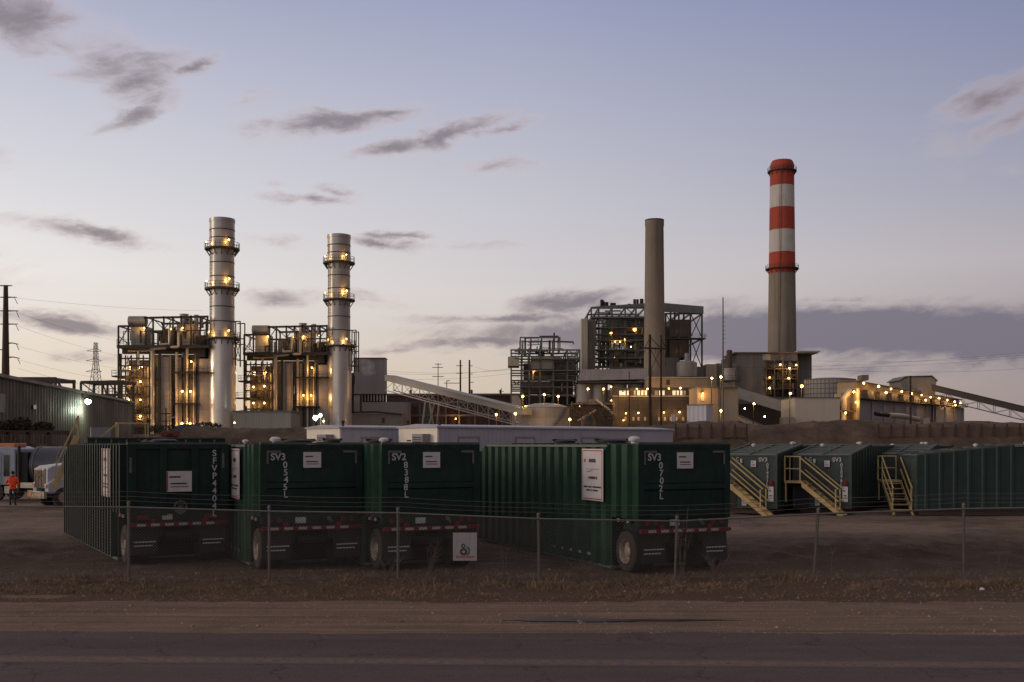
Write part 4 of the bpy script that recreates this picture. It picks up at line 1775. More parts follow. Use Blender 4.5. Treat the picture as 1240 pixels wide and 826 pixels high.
def hood_truck():
    Y = 55.5
    X = (40 - 620) * Y / F
    t = thing('hood_truck', 'white long nosed truck with an upright grille standing before the dark tank barrel', 'truck', (X, Y, 0), radians(-45))
    # local: front at y=0 facing -y, x across 0..2.1
    h = MB()
    h.prism([(.15, 0, .95), (.15, 0, 1.95), (.15, .25, 2.10), (.15, 2.2, 2.32), (.15, 2.2, .95)], (1.7, 0, 0))
    h.build('hood', 'truck_white', t, bevel=.06)
    g = MB().box(.42, 1.58, -.04, -.003, .98, 1.9)
    go = g.build('grille', 'black', t)
    gb = MB()
    for k in range(7):
        x = .42 + k * (1.16 / 6)
        gb.box(x - .022, x + .022, -.07, -.041, .98, 1.9)
    gb.box(.36, 1.64, -.07, -.041, 1.88, 1.98)
    gb.build('grille_bar', 'chrome', go)
    for x in (.0, 1.55):
        f = MB()
        f.prism([(x, .0, .7), (x, -.05, 1.2), (x, .3, 1.45), (x, 1.3, 1.42), (x, 1.6, .9), (x, 1.4, .75), (x, .3, .7)], (.45, 0, 0))
        f.build('fender', 'truck_white', t, bevel=.05)
        MB().box(x + .06, x + .38, -.09, -.055, 1.0, 1.18).build('headlight', 'chrome', t)
    bm = MB().box(-.05, 2.05, -.28, -.10, .45, .82)
    bo = bm.build('bumper', 'chrome', t, bevel=.03)
    MB().box(.15, .55, -.30, -.281, .52, .72).build('fog_lamp', 'amber', bo)
    c = MB()
    c.prism([(-.05, 2.2, .9), (-.05, 2.2, 2.2), (-.05, 2.65, 2.95), (-.05, 4.2, 3.0), (-.05, 4.2, .9)], (2.1, 0, 0))
    c.build('cab', 'truck_white', t, bevel=.05)
    MB().add([(.1, 2.235, 2.30), (1.9, 2.235, 2.30), (1.9, 2.60, 2.90), (.1, 2.60, 2.90)], [(0, 1, 2, 3)]).build('windscreen', 'glass_dark', t)
    MB().box(-.07, -.052, 2.75, 3.6, 2.05, 2.75).build('side_window', 'glass_dark', t)
    MB().tube([(-.2, 2.3, 1.4), (-.2, 2.3, 3.3)], .07, 10).build('exhaust', 'chrome', t)
    MB().box(.2, 1.8, .3, 8.2, .5, .88).build('chassis', 'black', t)
    for y in (.75, 6.2, 7.5):
        for x, s in ((-.02, -1), (2.02, 1)):
            mb = MB().tube([(x, y, .5), (x - .3 * s, y, .5)], .5, 20)
            w = mb.build('wheel', 'rubber', t, smooth=True)
            MB().tube([(x + .02 * s, y, .5), (x - .05 * s, y, .5)], .27, 14).build('rim', 'rim', w, smooth=True)


hood_truck()


# ------------------------------------------------------------------ long pale office trailers
def office_trailer(label, px, Y, th, L=18.9, Wd=3.66, zt=4.18, windows=(), slot=True):
    X = (px - 620) * Y / F
    # (px, Y) is the near corner between end and long side; the long side runs along +x local, the end faces -x
    t = thing('office_trailer', label, 'office trailer', (X, Y, 0), th, 'pale office trailers before the bank')
    sd_ = MB()
    sd_.box(0, L, 0, .12, .7, zt)
    sd_.box(0, L, Wd - .12, Wd, .7, zt)
    sd_.box(L - .12, L, .12, Wd - .12, .7, zt)
    sd_.build('side_wall', 'lilac', t)
    e = MB()
    e.box(-.10, -.002, -.02, Wd + .02, .7, zt - .02)
    e.build('end_wall', 'cream', t)
    r = MB()
    r.prism([(-.2, -.10, zt + .002), (-.2, Wd / 2, zt + .14), (-.2, Wd + .10, zt + .002), (-.2, Wd + .1, zt - .08), (-.2, -.10, zt - .08)], (L + .3, 0, 0))
    r.build('roof', 'lilac', t)
    a = MB()
    a.box(-.62, -.105, .62, 1.62, zt - 1.55, zt - .42)
    ao = a.build('air_conditioner', 'ac', t)
    g = MB()
    for k in range(8):
        z = zt - 1.48 + k * .12
        g.box(-.635, -.622, .72, 1.52, z, z + .05)
    g.build('grille', 'black', ao)
    if slot:
        MB().box(-.125, -.102, 2.45, 2.85, zt - .82, zt - .74).build('vent', 'black', t)
    for x in windows:
        f = MB().box(x, x + 1.5, -.05, -.003, zt - 1.75, zt - .55).build('window', 'ac', t)
        p = MB()
        p.box(x + .10, x + 1.4, -.062, -.051, zt - 1.62, zt - 1.2)
        p.box(x + .10, x + 1.4, -.062, -.051, zt - 1.1, zt - .68)
        p.build('pane', 'lilac', f)
    rr_ = MB()
    rr_.box(0, L, .0, Wd, .25, .69)
    rr_.build('skirt', 'roof_dark', t)
    ro = MB()
    for y in (.3, Wd - .3):
        ro.lathe((.3, y, zt + .05), [(.07, 0), (.07, .22), (.11, .24), (.11, .30)], 8)
    ro.build('roof_vent', 'black', t)


office_trailer('pale office trailer whose long side reaches the plank wall', 531, 58.0, radians(40), windows=(1.3, 5.4, 10.6))
office_trailer('pale office trailer behind and left of the other one, two side windows showing', 413, 60.0, radians(40), L=18.0, windows=(1.3, 4.9), zt=4.17)


# ------------------------------------------------------------------ corrugated building on the left
def left_building():
    x0, x1 = -38.2, -47.0      # near and far end of the long wall
    y0, y1 = 78.0, 133.0
    t = thing('warehouse', 'long brown corrugated warehouse running away on the left, a bright lamp on its wall', 'warehouse', (x0, y0, 0))
    H = 8.25
    d = Vector((x1 - x0, y1 - y0, 0)).normalized()
    n = Vector((d.y, -d.x, 0))       # outward, to the right
    Lw = (Vector((x1, y1, 0)) - Vector((x0, y0, 0))).length
    w = MB()
    vs, fs = [], []
    s = -8.0
    o = Vector((x0, y0, 0))
    k = 0
    pts = []
    while s < Lw:
        pts += [(s, 0), (s + .10, .03), (s + .35, .03), (s + .45, 0)]
        s += .9
    for (ss, dd) in pts:
        p = o + d * ss + n * dd
        vs += [(p.x, p.y, 0), (p.x, p.y, H)]
    for i in range(len(pts) - 1):
        fs.append((2 * i, 2 * i + 2, 2 * i + 3, 2 * i + 1))
    w.add(vs, fs)
    # end wall far and the hidden side
    w.build('wall', 'bldg_left', t, local=False)
    r = MB()
    p0, p1 = o + d * -8, o + d * Lw
    a = [p0 + n * .35 + Vector((0, 0, H)), p1 + n * .35 + Vector((0, 0, H)), p1 - n * 14 + Vector((0, 0, H + 1.5)), p0 - n * 14 + Vector((0, 0, H + 1.5))]
    r.add(a + [q + Vector((0, 0, .25)) for q in a], [(3, 2, 1, 0), (4, 5, 6, 7), (0, 1, 5, 4), (1, 2, 6, 5), (2, 3, 7, 6), (3, 0, 4, 7)])
    r.build('roof', 'roof_dark', t, local=False)
    e = MB()
    q0, q1 = p1, p1 - n * 14
    e.add([(q0.x, q0.y, 0), (q1.x, q1.y, 0), (q1.x, q1.y, H + 1.4), (q0.x, q0.y, H)], [(0, 1, 2, 3)])
    e.build('end_wall', 'bldg_left', t, local=False)
    v = MB()
    c = o + d * 1.5 + n * .12
    v.prism([c + Vector((0, 0, 5.6)), c + Vector((0, 0, 7.0)), c + d * 2.2 + Vector((0, 0, 7.0)), c + d * 2.2 + Vector((0, 0, 5.6))], n * .12)
    v.build('vent_panel', 'roof_dark', t, local=False)
    c = o + d * 11.5 + n * .12
    MB().prism([c + Vector((0, 0, 6.15)), c + Vector((0, 0, 6.5)), c + d * .9 + Vector((0, 0, 6.5)), c + d * .9 + Vector((0, 0, 6.15))], n * .05).build('small_sign', 'tape_red', t, local=False)
    p = at(103, 486, 107.0)
    # lamp sticks out of the wall
    u = (p.y - y0) / (y1 - y0)
    base = o + d * ((p - o).dot(d)) + n * .1
    q = base + n * .45
    q.z = p.z
    h = MB()
    h.beam((base.x, base.y, q.z + .35), (q.x, q.y, q.z + .35), .1)
    h.box(q.x - .3, q.x + .3, q.y - .2, q.y + .35, q.z + .12, q.z + .36)
    ho = h.build('floodlight', 'steel_dark', t, local=False)
    MB().ball(q, .30, 12).build('bulb', 'bulb_white', ho, local=False, smooth=True)
    light(t, base + n * .8 + Vector((0, 0, q.z - base.z - .9)), 480, (.82, 1.0, .72), .2)


left_building()


def gantry(label, pa, pb, Y, drop, legs, diag=True, depth=6):
    a, b = at(*pa, Y), at(*pb, Y)
    t = thing('pipe_gantry', label, 'pipe gantry', (a.x, Y, 0), group='low steel pipe gantries on the left')
    g = MB()
    for dy in (0, depth):
        g.beam(a + Vector((0, dy, 0)), b + Vector((0, dy, 0)), .35, .5)
    g.beam(a, a + Vector((0, depth, 0)), .3)
    g.beam(b, b + Vector((0, depth, 0)), .3)
    g.build('girder', 'steel_dark', t, local=False)
    for f in legs:
        p = a.lerp(b, f)
        l = MB()
        for dy in (0, depth):
            l.beam(p + Vector((0, dy, 0)), Vector((p.x, p.y + dy, 0)), .32, .32)
        l.build('leg', 'steel_dark', t, local=False)
    if diag:
        dg = MB()
        for f, g2 in zip(legs, legs[1:]):
            p, q = a.lerp(b, f), a.lerp(b, g2)
            dg.beam(p, Vector((q.x, q.y, q.z - drop)), .18)
        p = a.lerp(b, 1)
        dg.beam(p, p + Vector((1.2, 0, -drop)), .25)
        dg.build('brace', 'steel_dark', t, local=False)
    return t


gantry('flat topped steel gantry over the warehouse roof beside the tall power pole', (14, 459), (68, 459), 140, 2.0, (.25, .45, .98))
gantry('open steel gantry in front of the lattice tower', (98, 463), (150, 462), 190, 3.0, (.0, .5, .62, .95))


def pipe_rack():
    Y = 73.0
    a, b = at(-40, 523, Y), at(84, 524, Y)
    t = thing('pipe_rack', 'long brown steel rail rack at the foot of the warehouse, above the trucks', 'rack', (a.x, Y, 0))
    g = MB()
    g.beam(a, b, .2, .28)
    g.beam(a + Vector((0, 0, -1.4)), b + Vector((0, 0, -1.4)), .15, .2)
    g.build('rail', 'rust', t, local=False)
    for k in range(6):
        p = a.lerp(b, k / 5)
        MB().beam(p, Vector((p.x, p.y, 0)), .2).build('leg', 'rust', t, local=False)
    bk = MB()
    bk.beam(a + Vector((0, .4, -1.9)), b + Vector((0, .4, -1.9)), .08, 2.2)
    bk.build('back_panel', 'wood_plank', t, local=False)


pipe_rack()


def scrub(label, px, pyt, Y, wpx, hpx, seed, n=420, ls=1.0):
    """Rounded bare bush: many small twiggy leaf faces round a few stems."""
    rs = random.Random(seed)
    p = at(px, pyt, Y)
    k = Y / F
    w, h = wpx * k, hpx * k
    base = Vector((p.x, Y, p.z - h))
    zg = ground_z(p.x, Y)
    base.z = min(base.z, max(zg, base.z - .5))
    t = thing('shrub', label, 'shrub', (p.x, Y, zg), group='dark scrub at the warehouse wall' if px < 100 else 'dark scrub on the bank')
    st = MB()
    for i in range(7):
        a = rs.uniform(0, 2 * pi)
        st.tube([(p.x, Y, zg - .05), (p.x + cos(a) * w * .2, Y + sin(a) * w * .2, (zg + p.z) / 2), (p.x + cos(a) * w * .42, Y + sin(a) * w * .3, p.z - rs.uniform(0, .4) * h)], .05, 5, r2=.012)
    st.build('stem', 'twig', t, local=False)
    lf = MB()
    for i in range(n):
        while True:
            q = Vector((rs.uniform(-1, 1), rs.uniform(-1, 1), rs.uniform(-1, 1)))
            if q.length < 1 and q.length > rs.uniform(0, .75):
                break
        wob = 1 + .25 * mn.noise(q * 2.2 + Vector((seed, 0, 0)))
        c = Vector((p.x + q.x * w * .5 * wob, Y + q.y * w * .45, p.z - h * .5 + q.z * h * .5 * wob))
        s = rs.uniform(.08, .2)
        u = Vector((rs.uniform(-1, 1), rs.uniform(-1, 1), rs.uniform(-1, 1))).normalized() * s
        v = u.orthogonal().normalized() * s * .5
        lf.add([c - u, c + v, c + u, c - v], [(0, 1, 2, 3)])
    lf.build('foliage', 'hedge', t, local=False)


scrub('low dark shrub at the left picture edge under the warehouse wall', 8, 510, 74.5, 26, 14, 1)
scrub('tallest round dark shrub under the warehouse wall', 27, 505, 74.5, 22, 20, 2)
scrub('flat dark shrub right of the tallest round one under the warehouse wall', 52, 511, 74.5, 24, 14, 3)
scrub('dark shrub at the foot of the nearer pale stack', 252, 511, 120, 34, 12, 4, 500)
scrub('dark shrub on the bank left of the nearer pale stack', 200, 515, 121, 60, 10, 5, 500)


# ------------------------------------------------------------------ lagging walls in the bank, shed
def bank_wall(label, px0, px1, pyt, pyb, Y, n, lean=0):
    a, b = at(px0, pyt, Y), at(px1, pyt, Y)
    h = (pyb - pyt) * Y / F
    t = thing('retaining_wall', label, 'retaining wall', (a.x, Y, a.z - h), group='plank retaining walls in the dirt bank')
    pl = MB()
    m = 5
    for j in range(m):
        z0 = a.z - h + h * j / m * .92
        pl.box(a.x, b.x, Y + .02 * (j % 2), Y + .15, z0 + .012, z0 + h * .92 / m)
    pl.build('planking', 'wood_plank', t, local=False)
    for k in range(n):
        x = a.x + (b.x - a.x) * k / (n - 1)
        mb = MB()
        mb.box(x - .075, x + .075, Y - .14, Y - .11, a.z - h - .9, a.z + .15)
        mb.box(x - .02, x + .02, Y - .11, Y + .0, a.z - h - .3, a.z + .15)
        mb.build('post', 'rust', t, local=False)


bank_wall('short plank retaining wall in the bank beside the office trailer end', 818, 904, 516, 530, 87.0, 7)
bank_wall('long plank retaining wall in the bank above the right hand tank trailers', 1063, 1250, 516, 529, 87.2, 13)


def white_shed():
    Y = 104
    a = at(832, 514, Y)
    k = Y / F
    t = thing('shed', 'small white panelled shed on short legs at the top of the bank', 'shed', (a.x, Y, a.z), radians(-28))
    w, h, d = 24 * k, 23 * k, 26 * k
    MB().box(0, w, 0, d, 0, h).build('wall', 'shed', t)
    MB().prism([(-.1, -.1, h + .003), (w + .1, -.1, h + .003), (w + .1, d + .1, h + .10), (-.1, d + .1, h + .10)], (0, 0, .08)).build('roof', 'roof_dark', t)
    for x in (.15, w - .15):
        for y in (.15, d - .15):
            MB().box(x - .07, x + .07, y - .07, y + .07, -.6, -.002).build('leg', 'galv', t)
    t2p = at(815, 506, 102)
    t2 = thing('post_box', 'small white cabinet on two thin legs left of the white shed', 'cabinet', (t2p.x, 102, 4.7))
    MB().box(t2p.x - .14, t2p.x + .14, 101.85, 102.1, t2p.z - .35, t2p.z + .35).build('box', 'shed', t2, local=False)
    for dx in (-.11, .11):
        MB().tube([(t2p.x + dx, 102, 4.6), (t2p.x + dx, 102, t2p.z - .36)], .03, 6).build('leg', 'galv', t2, local=False)
    r = thing('guard_rail', 'thin pale rail between the small cabinet and the white shed', 'rail', (t2p.x, 103, 4.7))
    MB().beam(at(811, 510, 103), at(834, 510, 103), .05).build('rail', 'galv', r, local=False)
    for px in (812, 822, 833):
        p = at(px, 510, 103)
        MB().beam(p, (p.x, p.y, 4.6), .05).build('post', 'galv', r, local=False)


white_shed()


# ------------------------------------------------------------------ parked cars on the bank
def car(label, px, Y, m, rz, hatch=False):
    X = (px - 620) * Y / F
    t = thing('parked_car', label, 'car', (X, Y, ground_z(X, Y)), rz, 'cars parked on top of the bank')
    b = MB()
    b.prism([(-2.2, -.88, .35), (-2.25, -.88, .75), (-1.9, -.88, .88), (1.5, -.88, .92), (2.2, -.88, .80), (2.25, -.88, .35)], (0, 1.76, 0))
    b.build('body', m, t, bevel=.08)
    c = MB()
    lo = [(-1.35, -.80, .90), (1.75, -.80, .93), (1.75, .80, .93), (-1.35, .80, .90)]
    hi = [(-.6, -.62, 1.45), (1.1, -.62, 1.45), (1.1, .62, 1.45), (-.6, .62, 1.45)]
    c.add(lo + hi, [(0, 1, 5, 4), (1, 2, 6, 5), (2, 3, 7, 6), (3, 0, 4, 7)])
    c.build('window', 'glass_dark', t)
    MB().box(-.65, 1.15, -.64, .64, 1.452, 1.50).build('roof', m, t, bevel=.02)
    for x in (-1.4, 1.4):
        for y, s in ((-.89, -1), (.89, 1)):
            MB().tube([(x, y, .33), (x, y - .2 * s, .33)], .33, 16).build('wheel', 'rubber', t, smooth=True)


car('dark parked car on the bank behind the thin ribbed trailer', 176, 95, 'car_dark', .3)
car('silver parked car on the bank below the nearer pale stack', 206, 96, 'car_silver', .15)
car('dull red parked car on the bank left of the nearer pale stack', 228, 97, 'car_red', .1)

# ------------------------------------------------------------------ power plant
G0 = 4.7     # level of the plant yard


def bx(mb, x0, x1, yt, yb, Y, d):
    """Box whose front stands at depth Y, measured off the photograph; yb None: down to the ground."""
    k = Y / F
    z1 = EYE + (HOR - yt) * k
    z0 = G0 if yb is None else EYE + (HOR - yb) * k
    mb.box((x0 - 620) * k, (x1 - 620) * k, Y, Y + d, z0, z1)
    return mb


def bt(parent, name, m, x0, x1, yt, yb, Y, d):
    return bx(MB(), x0, x1, yt, yb, Y, d).build(name, m, parent, local=False)


def tb(parent, name, m, pts, r, n=8, smooth=True):
    """Pipe through (px, py, Y) points."""
    return MB().tube([at(*p) for p in pts], r, n).build(name, m, parent, local=False, smooth=smooth)


def railing(mb, pts, h=1.1, step=1.6, r=.05):
    pts = [Vector(p) for p in pts]
    for a, b in zip(pts, pts[1:]):
        L = (b - a).length
        n = max(1, int(L / step))
        for i in range(n + 1):
            p = a.lerp(b, i / n)
            mb.beam(p, p + Vector((0, 0, h)), r)
        for z in (h, h * .5):
            mb.beam(a + Vector((0, 0, z)), b + Vector((0, 0, z)), r)


def platform(parent, x0, x1, py, Y, d, rail=True, th=.35, m='steel_dark', name='platform'):
    k = Y / F
    xa, xb, z = (x0 - 620) * k, (x1 - 620) * k, EYE + (HOR - py) * k
    o = MB().box(xa, xb, Y, Y + d, z - th, z).build(name, m, parent, local=False)
    if rail:
        r = MB()
        railing(r, [(xa, Y + d, z), (xa, Y, z), (xb, Y, z), (xb, Y + d, z)], 1.15, 1.8, .07)
        r.build('railing', m, o, local=False)
    return o


def ring_platform(parent, c, r0, r1, z, m='steel_dark', n=28):
    mb = MB()
    mb.lathe((c[0], c[1], z), [(r0 + .02, -.35), (r1, -.35), (r1, 0), (r0 + .02, 0)], n, cap=False)
    for j in range(14):
        a = 2 * pi * j / 14
        mb.beam((c[0] + r0 * cos(a), c[1] + r0 * sin(a), z - 1.6), (c[0] + (r1 - .15) * cos(a), c[1] + (r1 - .15) * sin(a), z - .3), .16)
    o = mb.build('ring_platform', m, parent, local=False)
    rl = MB()
    n2 = 22
    P = [Vector((c[0] + (r1 - .08) * cos(2 * pi * j / n2), c[1] + (r1 - .08) * sin(2 * pi * j / n2), z)) for j in range(n2 + 1)]
    railing(rl, P, 1.2, 3, .07)
    rl.build('railing', m, o, local=False)
    return o


def band_rings(parent, c, rz, th=.28, d=.10, m='stack_grey', n=36):
    for (r, z) in rz:
        MB().lathe((c[0], c[1], z), [(r, -th / 2), (r + d, -th / 2), (r + d, th / 2), (r, th / 2)], n, cap=False).build('stiffening_ring', m, parent, local=False)


def heat_recovery_unit(cx, Y, s, label_u, label_s, second=False):
    """One boiler unit of the gas plant with its tall round steel stack. Offsets (dx) and heights (h) are in photograph pixels for the nearer unit."""
    k = s           # metres per pixel of the nearer unit, the same for both: they are twins
    X0 = (cx - 620) * Y / F
    zb = EYE
    x = lambda dx: X0 + dx * k
    z = lambda h: zb + h * k
    # ---- stack
    sy = Y + 3.0
    st = thing('steel_stack', label_s, 'smokestack', (X0, sy, G0), group='twin steel stacks')
    MB().lathe((X0, sy, 0), [(16.3 * k, G0 - .3), (16.3 * k, z(131))], 40).build('lower_shell', 'stack_light', st, local=False, smooth=True)
    MB().lathe((X0, sy, 0), [(16.0 * k, z(131) + .02), (14.8 * k, z(139)), (14.4 * k, z(238)), (15.0 * k, z(242)), (15.0 * k, z(272)), (15.5 * k, z(272)), (15.5 * k, z(276)), (14.4 * k, z(276)), (14.4 * k, z(270))], 40).build('upper_shell', 'stack_grey', st, local=False, smooth=True)
    band_rings(st, (X0, sy), [(14.75 * k, z(150)), (14.7 * k, z(168)), (14.6 * k, z(205)), (14.5 * k, z(222)), (15.0 * k, z(252)), (15.0 * k, z(262))], m='steel_dark', th=.2, d=.07)
    band_rings(st, (X0, sy), [(16.3 * k, z(100)), (16.3 * k, z(70)), (16.3 * k, z(40))], m='stack_light', th=.2, d=.05)
    for h, r in ((130, 22), (191, 21), (240, 21)):
        ring_platform(st, (X0, sy), 15.2 * k, r * k, z(h))
    lad = MB()
    lx, ly = X0 - 10.5 * k, sy - 11.2 * k
    for dx in (-.25, .25):
        lad.beam((lx + dx, ly, z(131)), (lx + dx, ly, z(262)), .08)
    zz = z(132)
    while zz < z(262):
        lad.beam((lx - .25, ly, zz), (lx + .25, ly, zz), .06)
        zz += .8
    lad.build('ladder', 'steel_dark', st, local=False)
    for (dx, h, pw) in ((12, 248, 380), (-17, 247, 240), (12.5, 201, 520), (-16.5, 199, 420), (12, 138, 380), (-12, 137, 380)):
        if second and (dx, h) == (12, 248):
            pw = 380
        dy = -sqrt(max(.1, (19 * k) ** 2 - (dx * k) ** 2)) if abs(dx) < 18.9 else 0
        floodlight(st, (x(dx), sy + dy, z(h)), pw, 'sodium', .23)
    # ---- boiler unit
    u = thing('heat_recovery_boiler', label_u, 'boiler unit', (x(-70), Y, G0), group='twin boiler units of the gas plant')
    def B(name, m, a, b, h1, h0, dy, d):
        mb = MB().box(x(a), x(b), Y + dy, Y + dy + d, G0 if h0 is None else z(h0), z(h1))
        return mb.build(name, m, u, local=False)
    def T(name, m, pts, r, n=8):
        return MB().tube([(x(a), Y + dy, z(h)) for (a, h, dy) in pts], r, n).build(name, m, u, local=False, smooth=True)
    B('casing', 'casing', -84, -26, 110, None, 3.0, 14)
    B('inlet_duct', 'casing_brown', -118, -84.1, 104, None, 4.6, 12)
    B('outlet_duct', 'casing_pink', -28, -13, 104, None, 1.2, 10)
    B('silencer_box', 'black', -27, -17, 126, 106, .6, 5)
    # deck and the steelwork above it
    dk = B('deck', 'steel_dark', -122, -10, 120, 116.5, -.6, 16)
    B('deck_beam', 'steel_dark', -120, -18, 116.2, 110.3, 1.6, 1.2)
    rl = MB()
    railing(rl, [(x(-122), Y + 15, z(120)), (x(-122), Y - .5, z(120)), (x(-12), Y - .5, z(120))], 1.2, 1.8, .07)
    rl.build('railing', 'steel_dark', dk, local=False)
    for (a, b, h1, h0, dy, m) in ((-108, -91, 144, 121, 1.0, 'beige'), (-82, -70, 140, 121, 4.0, 'casing'), (-55, -35, 147, 121, 2.5, 'casing_tan'), (-34, -22, 134, 121, 4.5, 'casing_brown'), (-68, -57, 141, 121, 1.5, 'casing')):
        B('penthouse', m, a, b, h1, h0, dy, 5)
    T('drum', 'pipe_grey', [(-114, 151, 3.0), (-93, 151, 3.0)], 6.2 * k, 18)
    for (a, h1, r) in ((-50, 161, 5), (-35, 160, 2.7), (-29, 158, 2.4), (-43, 156, 1.6)):
        MB().lathe((x(a), Y + 5, 0), [(r * k, z(144)), (r * k, z(h1 - 1)), (r * k * 1.12, z(h1 - 1)), (r * k * 1.12, z(h1))], 16).build('silencer', 'pipe_grey', u, local=False, smooth=True)
    for (a, h0, h1) in ((-121, None, 143), (-109, 120, 143), (-88, 120, 154), (-79, 120, 153), (-66, 120, 155), (-55, 120, 155), (-45, 120, 156), (-33, 120, 156), (-22, 120, 155), (-13, 120, 154)):
        for ya in (Y - .2, Y + 11.2):
            MB().box(x(a) - .16, x(a) + .16, ya, ya + .32, G0 if h0 is None else z(h0), z(h1)).build('column', 'steel_dark', u, local=False)
    tr = MB()
    for dy in (-.05, 11.3):
        tr.beam((x(-121), Y + dy, z(143)), (x(-88), Y + dy, z(143)), .3, .4)
        tr.beam((x(-90), Y + dy, z(153)), (x(-12), Y + dy, z(154.5)), .3, .45)
        tr.beam((x(-88), Y + dy, z(137)), (x(-12), Y + dy, z(138)), .22, .3)
    for a in (-121, -109, -88, -66, -45, -22):
        tr.beam((x(a), Y, z(143 if a < -90 else 154)), (x(a), Y + 11.3, z(143 if a < -90 else 154)), .25)
    for (a, b, h0, h1) in ((-121, -109, 121, 142), (-109, -121, 121, 131), (-88, -79, 139, 152), (-79, -66, 152, 139), (-66, -55, 139, 153), (-55, -45, 153, 139), (-33, -22, 153, 139), (-22, -13, 139, 152)):
        tr.beam((x(a), Y + .02, z(h0)), (x(b), Y + .02, z(h1)), .16)
    tr.build('truss', 'steel_dark', u, local=False)
    # columns down the front of the casing, pipes between them
    for a in (-120, -84, -72.5, -42, -29):
        MB().box(x(a) - .22, x(a) + .22, Y + .5, Y + 1.0, G0, z(110)).build('column', 'steel_dark', u, local=False)
    for (a, r, m, h1, dy) in ((-81, .42, 'pipe', 134, .6), (-70.5, .22, 'pipe', 108, 1.2), (-66, .9, 'casing_pink', 106, 1.6), (-60.5, .22, 'pipe_grey', 108, 1.3), (-52.5, .32, 'pipe', 112, 1.1), (-49, .9, 'casing', 106, 1.7),
                                (-39.5, .30, 'pipe', 122, .9), (-45.5, .28, 'pipe_grey', 112, 1.6), (-34.5, .8, 'casing', 92, 1.8), (-31, .25, 'pipe', 100, 1.0)):
        T('pipe', m, [(a, 8, dy), (a, h1, dy)], r, 10)
    lad2 = MB()
    for dx in (-78, -74.5):
        lad2.beam((x(dx), Y + 1.0, G0), (x(dx), Y + 1.0, z(108)), .10)
    h = 10
    while h < 108:
        lad2.beam((x(-78), Y + 1.0, z(h)), (x(-74.5), Y + 1.0, z(h)), .10)
        h += 4
    lad2.build('ladder', 'steel_teal', u, local=False)
    T('pipe', 'pipe', [(-119, 89, .4), (-99, 90, .4), (-97.5, 92, .4), (-97.5, 113, .4), (-110, 113.5, .4)], .26)
    T('pipe', 'pipe', [(-119, 89, .4), (-119.5, 50, .4)], .26)
    T('pipe', 'pipe_grey', [(-97.5, 113.5, .4), (-83, 114, .3), (-82, 122, .3), (-74, 122, .3), (-73.5, 134, .3)], .26)
    T('pipe', 'pipe', [(-69, 124, -.9), (-69, 120.5, -.9), (-58, 121, -.9), (-57.8, 126, -.9), (-57.6, 140, -.9)], .26)
    T('pipe', 'pipe', [(-56, 117, -.9), (-47.5, 117.5, -.9), (-46.5, 119, -.9), (-46.5, 135, -.9)], .26)
    T('pipe', 'pipe_grey', [(-80, 114.5, -.8), (-62, 116, -.8)], .22)
    for (a, b, hh) in ((-128, -104, 83), (-132, -98, 61), (-126, -84, 38), (-55, -24, 88), (-55, -24, 50), (-26, -12, 88)):
        pf = MB().box(x(a), x(b), Y - .7, Y + 2.2, z(hh) - .3, z(hh)).build('platform', 'steel_dark', u, local=False)
        r2 = MB()
        railing(r2, [(x(a), Y + 2, z(hh)), (x(a), Y - .65, z(hh)), (x(b), Y - .65, z(hh))], 1.15, 1.7, .07)
        r2.build('railing', 'steel_dark', pf, local=False)
    for (a, r, h0, h1, dy) in ((-113, 4, 62, 84, 2.5), (-104, 5.5, 40, 84, 3), (-94, 6, 10, 92, 3.5), (-110, 6.5, 8, 58, 3), (-88, 2.2, 8, 96, 2.2)):
        MB().lathe((x(a), Y + dy, 0), [(r * k * .5, z(h0)), (r * k, z(h0) + .6), (r * k, z(h1) - .6), (r * k * .45, z(h1))], 16).build('vessel', 'casing' if r < 6 else 'casing_brown', u, local=False, smooth=True)
    rs = random.Random(int(cx))
    for i in range(16):
        a, h0 = rs.uniform(-118, -22), rs.uniform(121, 134)
        h1 = h0 + rs.uniform(6, 16)
        dy = rs.uniform(-.1, 3.5)
        T('pipe', rs.choice(('steel_dark', 'rust', 'pipe_grey')), [(a, h0, dy), (a, h1, dy), (a + rs.uniform(2, 9), h1, dy)], rs.choice((.1, .16, .24)), 6)
    for i in range(26):
        a = rs.uniform(-117, -30)
        h0 = rs.uniform(20, 100)
        r = rs.choice((.10, .14, .2))
        h1 = min(108, h0 + rs.uniform(6, 40))
        dy = rs.uniform(.6, 2.4) if a > -84 else rs.uniform(.8, 4.5)
        m = rs.choice(('steel_dark', 'steel_dark', 'pipe_grey', 'rust'))
        if rs.random() < .55:
            T('pipe', m, [(a, h0, dy), (a, h1, dy)], r, 6)
        else:
            b = min(-28, a + rs.uniform(5, 22))
            T('pipe', m, [(a, h0 + 10, dy), (a, h0, dy), (b, h0, dy)], r, 6)
    gr = MB()
    for hh in (22, 30, 46, 58, 70, 80, 95, 104):
        gr.beam((x(-120), Y + .2, z(hh)), (x(-85), Y + .2, z(hh)), .22, .3)
    for a in (-113, -106, -99, -91.5):
        gr.beam((x(a), Y + .3, G0), (x(a), Y + .3, z(108)), .24)
    for (a, b, h0, h1) in ((-120, -106, 84, 108), (-106, -91, 84, 61), (-113, -99, 38, 58)):
        gr.beam((x(a), Y + .25, z(h0)), (x(b), Y + .25, z(h1)), .14)
    gr.build('frame', 'steel_dark', u, local=False)
    # light frame on the far side of the stack
    fr = MB()
    for a in (18, 23.5):
        for dy in (2.0, 6.0):
            fr.beam((x(a), Y + dy, z(96)), (x(a), Y + dy, z(150)), .22)
    for hh in (150, 131, 124, 104):
        for dy in (2, 6):
            fr.beam((x(14), Y + dy, z(hh)), (x(24), Y + dy, z(hh)), .22)
    fr.beam((x(18), Y + 2, z(104)), (x(23.5), Y + 2, z(124)), .14)
